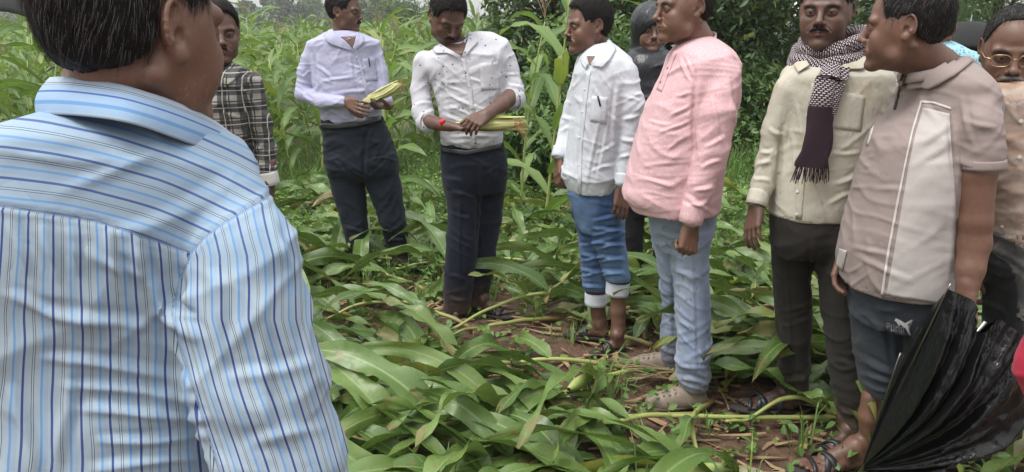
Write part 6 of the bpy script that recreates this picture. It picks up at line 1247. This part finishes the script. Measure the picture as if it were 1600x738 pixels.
def build_standing():
    kinds = []
    for i in range(7):
        H = (1.42, 1.6, 1.75, 1.5, 1.85, 1.65, 1.3)[i]; sm, lf, tb = standing_mesh(100+i, H, cross=5 if i < 7 else 3)
        o = empty('maize_plant', (0, 0, 0), 'green maize plant standing in the uncut field behind the men', 'maize plant', 'maize plants still standing in the field'); a = sm.obj('stalk', LEAFM['stalk'], o); b = lf.obj('foliage', LEAFM['stand'], o); kids = [a, b]
        if i % 2 == 0: kids.append(tb.obj('tassel', LEAFM['tassel'], o))
        kinds.append((o, kids, H))
    rng = np.random.default_rng(11); spots = []
    def inside(x, y):
        px = 800+FPX*x/(y*CA+1.0)   # left block of the field, its edge running back to the right
        if px < 430: return y > 5.6 or (px < 110 and y > 4.2)
        if px < 660: return y > 7.2+(px-430)*.0025
        if px < 870: return y > 9.8
        return False
    y = 4.2
    while y < 15 and len(spots) < 275:
        x = -1.05*y-1.0
        while x < 1.0+.1*y:
            xx, yy = x+rng.normal()*.07, y+rng.normal()*.12
            if inside(xx, yy) and len(spots) < 275 and rng.random() < .93: spots.append((xx, yy))
            x += .30+rng.uniform(0, .1)
        y += .62
    used = set()
    def place(x, y, k, sc_=1.0, label=None):
        o, kids, H = kinds[k]
        if k in used:
            r = o.copy(); COL.objects.link(r)
            for q in kids: c = q.copy(); COL.objects.link(c); c.parent = r; c.matrix_parent_inverse = Matrix.Identity(4)
        else: r = o; used.add(k); [setattr(q, 'matrix_parent_inverse', Matrix.Identity(4)) for q in kids]
        r.location = (x, y, float(ground_h(x, y))-.02); r.rotation_euler = (rng.normal()*.07, rng.normal()*.07, rng.uniform(0, 6.28)); r.scale = (sc_,)*3
        if label: r['label'] = label; del r['group']
    for x, y in spots:
        px = 800+FPX*x/(y*CA+1.0); k = rng.integers(0, 7); place(x, y, k, rng.uniform(.76, .98)); r = COL.objects[-1]
        while r.parent is not None: r = r.parent
        lb, gr = SR[0 if px < 130 else 1 if px < 430 else 2 if px < 560 else 3 if px < 660 else 4]; r['label'] = lb; r['group'] = gr
    for i, (px, Y, k, s_, lb) in enumerate(((850, 5.6, 4, 1.06, 'tall maize plant arching over between the dotted shirt and the plain white shirt'), (815, 6.3, 2, .95, 'maize plant standing just right of the man in the dotted shirt'), (14, 3.9, 1, .95, 'maize plant at the far left edge below the umbrella'), (612, 6.4, 5, 1.0, 'maize plant standing between the lavender shirt and the dotted shirt'))):
        x = P(px, 200, Y)[0]; place(x, Y, k, s_, lb)
    # the rest of the field, beyond what one could count
    mb = MB(); t = 0; protos = []
    for i in range(5):
        q = standing_mesh(200+i, 1.55+.08*i, nl=8, seg=6, cross=2)[1]; protos.append((np.concatenate(q.v), np.concatenate(q.f), np.concatenate(q.uv)))
    Vs, Fs, Us, n = [], [], [], 0
    for i in range(2300):
        y = 11+60*rng.random()**1.7; x = rng.uniform(-1.0*y, .12*y+1.5)
        if y < 15.3 and x < .1*y and inside(x, y): continue
        v, f, u = protos[rng.integers(5)]; a = rng.uniform(0, 6.28); s_ = rng.uniform(.85, 1.1); c_, s2 = math.cos(a), math.sin(a)
        Vs.append(np.stack([(v[:, 0]*c_-v[:, 1]*s2)*s_+x, (v[:, 0]*s2+v[:, 1]*c_)*s_+y, v[:, 2]*s_], -1)); Fs.append(f+n); Us.append(u); n += len(v)
    tag(mesh_obj('maize_field', np.concatenate(Vs), np.concatenate(Fs), LEAFM['stand'], uv=np.concatenate(Us)), 'dense far part of the green maize field reaching to the trees', 'maize field', kind='stuff')
def leaf_quads(C, N_, size, rng, asp=.45, fold=True):
    """many small leaves: centres C, rough normals N_ -> verts, quads (two quads folded at the midrib)"""
    n = len(C); a = rng.normal(size=(n, 3)); a -= N_*(np.sum(a*N_, 1)[:, None]); a /= np.linalg.norm(a, axis=1)[:, None]+1e-9; b = np.cross(N_, a); s = size*(.6+.8*rng.random(n))[:, None]
    L = a*s; W = b*s*asp; k = N_*s*.12
    t = np.array([0, 0, 1.0]); p = np.stack([C-L, C-L*.45-W*.85+k, C+L*.25-W*.8+k*.7, C+L-k*.8, C+L*.25+W*.8+k*.7, C-L*.45+W*.85+k], 1)
    V = p.reshape(-1, 3); i = np.arange(n)[:, None]*6; F = np.concatenate([i+[0, 1, 2, 3], i+[0, 3, 4, 5]])
    U = np.tile(np.array([[0, .5], [.3, 0], [.65, 0], [1, .5], [.65, 1], [.3, 1]]), (n, 1)); return V, F, U
def tree(name, label, cat, base, H, R, nclump, nleaf, size, mat, rng, trunk=.12, group=None, crown=(.25, 1.0), flat=1.0, droop=.3, asp=.45):
    b = np.array(base, float); o = empty(name, b, label, cat, group); tb = MB(); top = b+np.array([rng.normal()*.1*R, rng.normal()*.1*R, H*.8])
    mid = (b+top)/2+np.array([rng.normal()*.08*R, rng.normal()*.08*R, 0]); tb.tube([b-np.array([0, 0, .1]), b*.7+mid*.3, mid, mid*.4+top*.6, top], [trunk, trunk*.8, trunk*.6, trunk*.4, trunk*.15], 8); cs = []
    for i in range(nclump):
        u = rng.normal(size=3); u /= np.linalg.norm(u); rr = rng.random()**.4; zc = H*(crown[0]+(crown[1]-crown[0])*.5); c = b+np.array([u[0]*R*rr, u[1]*R*rr*flat, zc+u[2]*H*(crown[1]-crown[0])*.5*rr]); cs.append(c)
        if i < 16: s = b+(top-b)*np.clip((c[2]-b[2])/H*.75, .1, .9); tb.tube([s, (s+c)/2+np.array([0, 0, .06*H]), c], [trunk*.3, trunk*.2, trunk*.06], 5)
    tb.obj('trunk', LEAFM['bark'], o); cs = np.array(cs); cr = R*.32
    k = rng.integers(0, nclump, nleaf); u = rng.normal(size=(nleaf, 3)); u /= np.linalg.norm(u, axis=1)[:, None]; rad = cr*(.55+.5*rng.random(nleaf))*(.6+.8*(np.sin(k*12.9)*.5+.5)); C = cs[k]+u*rad[:, None]*np.array([1, 1, .8]); C[:, 2] -= droop*cr*rng.random(nleaf)
    C[:, 2] = np.maximum(C[:, 2], b[2]+.03)
    Nn = u*.5+rng.normal(size=(nleaf, 3))*.6+np.array([0, 0, .5]); Nn /= np.linalg.norm(Nn, axis=1)[:, None]; V, F, U = leaf_quads(C, Nn, size, rng, asp); mesh_obj('crown', V, F, mat, o, smooth=False, uv=U); return o
def build_trees():
    rng = np.random.default_rng(21); X = lambda px, Y: P(px, 200, Y)[0]
    # near dark thicket behind the men on the right
    for px, Y, H, R, nc, nl, sz, mt, nm, lb, cr in (
        (1120, 10.5, 5.6, 2.1, 60, 42000, .05, 'tree', 'tree', 'dense dark tree behind the man in the pink kurta, branches reaching low', (.02, 1.0)),
        (1148, 12.5, 6.5, 1.2, 50, 26000, .055, 'tree', 'tree', 'dark tree standing before the white van, light showing through it', (.02, 1.0)),
        (985, 11.0, 5.2, 1.7, 45, 26000, .05, 'tree', 'tree', 'dark tree behind the hooded man in the black raincoat', (.02, 1.0)),
        (1520, 20.0, 8, 3.0, 60, 30000, .06, 'shrub', 'tree', 'bright green tree behind the open umbrella at the right', (.03, 1.0)),
        (1730, 15.0, 7, 2.4, 50, 18000, .06, 'shrub', 'tree', 'green tree at the right edge behind the man with glasses', (.03, 1.0)),
        (1400, 27.0, 10, 3.6, 60, 20000, .08, 'tree', 'tree', 'dark tree rising behind the white van', (.0, 1.0)),
        (862, 10.2, 3.0, 1.0, 32, 15000, .045, 'tree', 'shrub', 'dark leafy shrub left of the man in the plain white shirt', (.0, 1.0)),
        (905, 8.2, 1.7, .8, 30, 11000, .04, 'shrub', 'shrub', 'lighter green shrub low behind the chest of the man in the white shirt', (.0, 1.0)),
        (830, 7.6, 1.15, .6, 24, 8000, .038, 'shrub', 'shrub', 'low green shrub beside the tall maize plant', (.0, 1.0)),
        (1180, 9.2, 1.3, .8, 24, 9000, .035, 'shrub', 'shrub', 'low green shrub between the pink kurta and the cream shirt', (.0, 1.0))):
        tree(nm, lb, nm, (X(px, Y), Y, 0), H, R, nc, nl, sz, LEAFM[mt], rng, trunk=.05+.015*H, crown=cr)
    # far trees across the field
    far = [(395, 118, 8, 26), (432, 126, 4, 36), (468, 122, -6, 44), (505, 140, 6, 40), (350, 150, 30, 40), (590, 112, -8, 44), (622, 118, 10, 26), (735, 160, 30, 40), (765, 165, 27, 30), (800, 150, 30, 40), (838, 130, 18, 36), (10, 118, 22, 50), (60, 135, 18, 50), (700, 170, 36, 40), (545, 135, 4, 40), (300, 150, 26, 50), (-40, 110, 20, 50), (885, 120, 6, 50)]
    for i, (px, Y, yt, Rp) in enumerate(far):
        H = CAM_H+(50-yt)*Y/1150; R = Rp*Y/1186*.8
        tree('tree', 'distant hazy tree on the far side of the maize field', 'tree', (X(px, Y), Y, 0), H, R, 34, 4200, .34, LEAFM['far'], rng, trunk=.3, group='distant trees across the field')
    # bamboo clump in the haze
    b = np.array([X(652, 48), 48, 0]); o = empty('bamboo_clump', b, 'feathery bamboo clump in the haze left of the dotted shirt man', 'bamboo'); cu = MB(); L, Nn = [], []
    for i in range(60):
        a = rng.uniform(0, 6.28); r = rng.uniform(.1, 1.6); H = rng.uniform(2.6, 3.4); out = rng.uniform(.3, 2.6); s = b+np.array([math.cos(a)*r, math.sin(a)*r, 0]); pts = [s+np.array([math.cos(a)*out*t**2.4, math.sin(a)*out*t**2.4, H*math.sin(min(t, 1)*1.75)/math.sin(1.571)]) for t in np.linspace(0, 1, 8)]
        cu.tube(pts, .03*(1-.8*np.linspace(0, 1, 8)), 5, cap=False); pts = np.array(pts)
        for k in range(70): t = rng.uniform(1.0, 7); L.append([np.interp(t, range(8), pts[:, d]) for d in range(3)]+rng.normal(size=3)*np.array([.22, .22, .18])); Nn.append(nrm(rng.normal(size=3)))
    cu.obj('culm', LEAFM['stalk'], o); V, F, U = leaf_quads(np.array(L), np.array(Nn), .17, rng, .16); mesh_obj('foliage', V, F, LEAFM['far'], o, smooth=False, uv=U)
    # far hedge line
    k = 26000; x = rng.uniform(-170, 60, k); C = np.stack([x, 172+rng.normal(size=k)*3, np.abs(rng.normal(size=k))*.9+1.5*rng.random(k)+1.4*noise3(np.stack([x*.08, x*0, x*0], -1))], -1); V, F, U = leaf_quads(C, np.array([nrm(q) for q in rng.normal(size=(k, 3))]), .42, rng, .6); tag(mesh_obj('far_wood', V, F, LEAFM['far'], smooth=False, uv=U), 'low hazy line of woodland on the horizon', 'wood', kind='stuff')
def build_cover():
    rng = np.random.default_rng(33)
    # small broad-leaved weeds
    def dens(x, y):
        px = 800+FPX*x/(y*CA+(1.55)*SA); f = 0.0
        if y < 4.3: f = .22
        elif y < 9.5: f = 1.0 if (px > 560 or y < 7.4) else .4
        else: f = .5 if px > 640 else 0
        return f
    C, Nn, S = [], [], []; n = 0
    while n < 9500:
        y = 1.7+9*rng.random()**.8; x = rng.uniform(-1.0*y, .95*y)
        if rng.random() > dens(x, y): continue
        n += 1; h = rng.uniform(.03, .16)*(1.5 if y > 4.6 else .8); z = float(ground_h(x, y)); k = rng.integers(5, 10)
        for j in range(k): C.append((x+rng.normal()*.035, y+rng.normal()*.035, z+h*rng.uniform(.2, 1))); v = rng.normal(size=3)*.45+np.array([0, 0, 1]); Nn.append(nrm(v))
    V, F, U = leaf_quads(np.array(C), np.array(Nn), .021, rng, .62); tag(mesh_obj('weeds', V, F, LEAFM['weed'], smooth=False, uv=U), 'low broad-leaved weeds covering the ground among the maize', 'weeds', kind='stuff')
    mb = MB(); n = 0
    Vs, Fs, Us, base = [], [], [], 0
    for i in range(5200):
        y = 1.8+9.5*rng.random()**.75; x = rng.uniform(-1.0*y, .95*y); px = 800+FPX*x/(y*CA+1.55*SA)
        if y < 4.2 and rng.random() > .12: continue
        z = float(ground_h(x, y)); hh = .10+.16*rng.random() if y < 7.5 else .2+.3*rng.random()*(px > 1100)+.05
        for j in range(7):
            a = rng.uniform(0, 6.28); r = rng.uniform(0, .04); p0 = np.array([x+math.cos(a)*r, y+math.sin(a)*r, z]); ou = rng.uniform(.15, .6)*hh; w = .0035; s = np.array([-math.sin(a), math.cos(a), 0])*w; d = np.array([math.cos(a), math.sin(a), 0])
            q = [p0-s, p0+s, p0+d*ou*.4+np.array([0, 0, hh*.65])+s*.8, p0+d*ou*.4+np.array([0, 0, hh*.65])-s*.8, p0+d*ou+np.array([0, 0, hh*rng.uniform(.7, 1)])]
            Vs.append(q); Fs += [(base, base+1, base+2, base+3), (base+3, base+2, base+4, base+4)]; base += 5
    V = np.array(Vs).reshape(-1, 3); F = [f if f[2] != f[3] else f[:3] for f in Fs]; U = np.tile(np.array([[0, .3], [0, .7], [.6, .7], [.6, .3], [1, .5]]), (len(V)//5, 1))
    tag(mesh_obj('grass', V, F, LEAFM['grass'], smooth=False, uv=U), 'green grass growing between the fallen plants and by the trees', 'grass', kind='stuff')
    # dry straw and torn leaves on the soil
    mb = MB()
    for i in range(2600):
        y = 1.75+5.2*rng.random()**.9; x = rng.uniform(-.85*y, .85*y); a = rng.uniform(0, 6.28); L = rng.uniform(.05, .32); w = rng.uniform(.003, .014); d = np.array([math.cos(a), math.sin(a), 0]); s = np.array([-d[1], d[0], 0])*w; q = []
        for t in np.linspace(0, 1, 4): c = np.array([x, y, 0])+d*L*t+s*rng.normal()*.8; c[2] = float(ground_h(c[0], c[1]))+.012+rng.uniform(0, .014); q.append([c-s*(1-t*.6), c+s*(1-t*.6)+np.array([0, 0, rng.normal()*.004])])
        mb.grid(np.array(q))
    tag(mb.obj('dry_straw', LEAFM['dry']), 'brown dry straw and torn leaves littering the soil', 'straw', kind='stuff')
def build_fallen():
    global HUSK_G; HUSK_G = plain('green_husk', (.36, .42, .14), .5, nscale=14, var=.3)
    sp = [((1390, 655), 181, 1.75, 'fallen maize plant with long yellow-green stalk lying across the bare soil near the clogs', .04, True, False), ((935, 618), 188, 1.5, 'fallen maize plant with bare pale stalk below the sandals of the white-shirted man', .05, True, False),
          ((1120, 655), 200, 1.3, 'fallen maize plant with thick husked ear in the bottom foreground', .07, False, True), ((1110, 712), 196, 1.6, 'fallen maize plant lying along the bottom edge of the picture', .05, False, False),
          ((960, 470), 215, 1.5, 'fallen maize plant with a drooping reddish tassel in the middle foreground', .14, True, False), ((1010, 575), 176, 1.4, 'fallen maize plant lying under the rear clog', .05, False, False),
          ((1250, 462), 184, 1.4, 'fallen maize plant behind the jeans of the man in pink, pale ear showing', .07, False, True), ((640, 560), 190, 1.2, 'fallen maize plant beside the striped sleeve', .08, False, False), ((700, 420), 172, 1.2, 'fallen maize plant between the two pairs of dark trousers', .08, False, True)]
    for i, (g, a, L, lb, lift, tas, ear) in enumerate(sp):
        q = G(*g); fallen(q, D2R(a), L, 500+i, lb, lift=lift, tas=tas, ear=ear, nl=9, w=.082, leafL=.62)
    rng = np.random.default_rng(44); pts = []; tries = 0
    bare = [(1225, 690, .30), (900, 612, .08), (700, 610, .08), (750, 485, .10)]; bare = [(G(a, b), r) for a, b, r in bare]
    while len(pts) < 118 and tries < 6000:
        tries += 1; y = 1.9+4.9*rng.random()**.9; x = rng.uniform(-.55*y-.1, .82*y+.3)
        if any((x-c[0])**2+(y-c[1])**2 < r*r for c, r in bare): continue
        if any((x-c[0])**2+(y-c[1])**2 < .030*(1+.15*y) for c in pts): continue
        pts.append((x, y))
    protos = []
    for i, (x, y) in enumerate(sorted(pts, key=lambda q: q[1])):
        az = math.pi+rng.normal()*.42; L = rng.uniform(.9, 1.5)
        r0 = np.array([x+.55*L*.6, y, 0]) if rng.random() < .8 else np.array([x, y, 0])
        fallen(r0, az, L, 700+i, *fall_label(x, y), lift=rng.uniform(.03, .12), nl=11 if y < 4.5 else 8, tas=rng.random() < .3, ear=rng.random() < .36, w=rng.uniform(.060, .098), leafL=rng.uniform(.62, .95))
def build_van():
    wp = plain('van_paint', (.75, .76, .76), .25, coat=.5, var=.02, bump=0); gl = plain('van_glass', (.10, .16, .15), .08, var=.1, bump=0); bk = plain('van_trim', (.02, .02, .02), .5); Y = 16.0
    x0 = P(1190, 50, Y)[0]; x1 = P(1425, 50, Y)[0]; o = empty('van', ((x0+x1)/2, Y, 0), 'white van parked behind the trees, its side window between two heads', 'van')
    prof = [(0, .35), (0, .95), (.12, 1.25), (.62, 1.52), (1.05, 2.12), (1.25, 2.22), (x1-x0-.15, 2.26), (x1-x0, 2.1), (x1-x0, .35)]; n = len(prof); mb = MB()
    for yy in (0,): 
        rings = [[(x0+a, Y+dy, z) for a, z in prof] for dy in (0.06, 0, 0, .02, 1.75, 1.8)]
        R = np.array(rings); cen = R[0].mean(0); R[0] = cen+(R[0]-cen)*.0+np.array([0, -.0, 0]); R[0][:, 1] = Y-.002; R[1] = cen+(R[1]-cen)*.97; R[1][:, 1] = Y-.0; R[2][:, 1] = Y+.03; mb.grid(R, close=True)
    mb.obj('body', wp, o, smooth=False)
    def pane(pts, nm, mat, off=.02, t=.02): 
        A = np.array([[(x0+a, Y-off, z) for a, z in (pts[0], pts[1])], [(x0+a, Y-off, z) for a, z in (pts[3], pts[2])]]); m_ = MB(); m_.grid(A); q = m_.obj(nm, mat, o); solid(q, t, 0); return q
    wx = P(1333, 20, Y)[0]-x0
    for a0, a1 in ((wx-.75, wx-.06), (wx, wx+.42), (wx+.5, x1-x0-.12)):
        if a0 > 1.1 or True:
            a0 = max(a0, .95); w = pane([(a0, 1.74), (a0+.03, 2.13), (a1-.03, 2.13), (a1, 1.74)], 'window', gl)
            pane([(a0-.03, 1.71), (a0-.0, 2.16), (a1, 2.16), (a1+.03, 1.71)], 'window_frame', bk, .006, .012)
    pane([(wx-.02, 1.55), (wx-.02, 1.59), (wx+.12, 1.59), (wx+.12, 1.55)], 'door_handle', bk, .04, .04)
    for a in (.75, x1-x0-.8):
        t_ = MB(); th = np.linspace(0, 6.283, 28, endpoint=False); A = []
        for dy, r in ((-.02, .12), (-.04, .2), (-.05, .3), (-.02, .33), (.2, .33)): A.append([(x0+a+math.cos(q)*r, Y+dy, .33+math.sin(q)*r) for q in th])
        t_.grid(np.array(A), close=True); w_ = t_.obj('wheel', bk, o); h_ = MB(); h_.grid(np.array([[(x0+a+math.cos(q)*r, Y+dy, .33+math.sin(q)*r) for q in th] for dy, r in ((-.045, 0.01), (-.05, .1), (-.03, .19))]), close=True); h_.obj('rim', plain('hubcap', (.5, .5, .5), .3, .9) if a < 1 else bpy.data.materials['hubcap'], w_)
def open_umbrella(c, R, H, tilt, label, n=8, handle=.75):
    o = empty('umbrella', c, label, 'umbrella'); m = plain('umbrella_cloth', (.008, .008, .009), .85) if 'umbrella_cloth' not in bpy.data.materials else bpy.data.materials['umbrella_cloth']; A = []; T = rotx(D2R(tilt[0]))@roty(D2R(tilt[1])); th = np.linspace(0, 2*np.pi, n*8, endpoint=False)
    for t in np.linspace(0.02, 1, 14):
        seg = (th*n/(2*np.pi)) % 1; sag = 1-.09*t*t*np.sin(np.pi*seg); r = R*math.sin(t*1.25)/math.sin(1.25)*sag; z = H*(math.cos(t*1.25)-math.cos(1.25))/(1-math.cos(1.25))+.03*t*t*np.sin(np.pi*seg)*R; A.append(np.stack([r*np.cos(th), r*np.sin(th), z*np.ones_like(th)], -1)@T.T+c)
    mb = MB(); mb.grid(np.array(A), close=True); solid(mb.obj('canopy', m, o), .002, 0); st2 = plain('umbrella_metal', (.3, .3, .3), .3, 1.0) if 'umbrella_metal' not in bpy.data.materials else bpy.data.materials['umbrella_metal']
    for k in range(n):
        a = 2*np.pi*k/n; p = [np.array([R*math.sin(t*1.25)/math.sin(1.25)*math.cos(a)*.985, R*math.sin(t*1.25)/math.sin(1.25)*math.sin(a)*.985, H*(math.cos(t*1.25)-math.cos(1.25))/(1-math.cos(1.25))-.008])@T.T+c for t in np.linspace(.05, 1.03, 8)]; r_ = MB(); r_.tube(p, .0025, 5); r_.obj('rib', st2, o)
    s = MB(); s.tube([np.array([0, 0, H+.05])@T.T+c, np.array([0, 0, -handle])@T.T+c], .006, 8); s.obj('shaft', st2, o); hd = MB(); hd.tube([np.array([0, 0, -handle+.02])@T.T+c, np.array([0, 0, -handle-.08])@T.T+c, np.array([.03, 0, -handle-.11])@T.T+c, np.array([.055, 0, -handle-.08])@T.T+c], .011, 8); hd.obj('handle', BLACKR, o)
def build_umbrellas():
    open_umbrella(P(128, 24, 4.2), .45, .2, (3, 5), 'dark open umbrella whose rim shows at the top left, beyond the striped shirt man')
    c = P(1508, 83, 6.2); open_umbrella(c, .42, .24, (-4, 4), 'open black umbrella held low behind the polo shirt man and the man with glasses')
def build_haze():
    bpy.ops.mesh.primitive_cube_add(size=1, location=(0, 75, 5.0)); o = bpy.context.object; o.name = 'haze'; o.scale = (500, 280, 24); o['kind'] = 'stuff'; o['label'] = 'pale moist air over the field'; o['category'] = 'haze'
    o.location = (0, 100, 10)
    m = bpy.data.materials.new('haze'); m.use_nodes = True; nt = m.node_tree; nt.nodes.remove(nt.nodes['Principled BSDF']); v = nt.nodes.new('ShaderNodeVolumePrincipled'); v.inputs['Density'].default_value = .0014; v.inputs['Color'].default_value = (.93, .95, .97, 1); v.inputs['Anisotropy'].default_value = .2
    nt.links.new(v.outputs[0], nt.nodes['Material Output'].inputs['Volume']); o.data.materials.clear(); o.data.materials.append(m)
# ------------------------------------------------------------------ build
mats_field()
build_ground()
if not os.environ.get('NOHAZE'): build_haze()
build_trees(); build_van(); build_standing(); build_cover()
for f in (man_lavender, man_dotted, man_white, man_hooded, man_pink, man_plaid, man_scarf, man_polo, umbrella_in_hand, man_raincoat, man_behind, person_red, man_striped, hand_cobs): f()
build_fallen(); build_umbrellas()
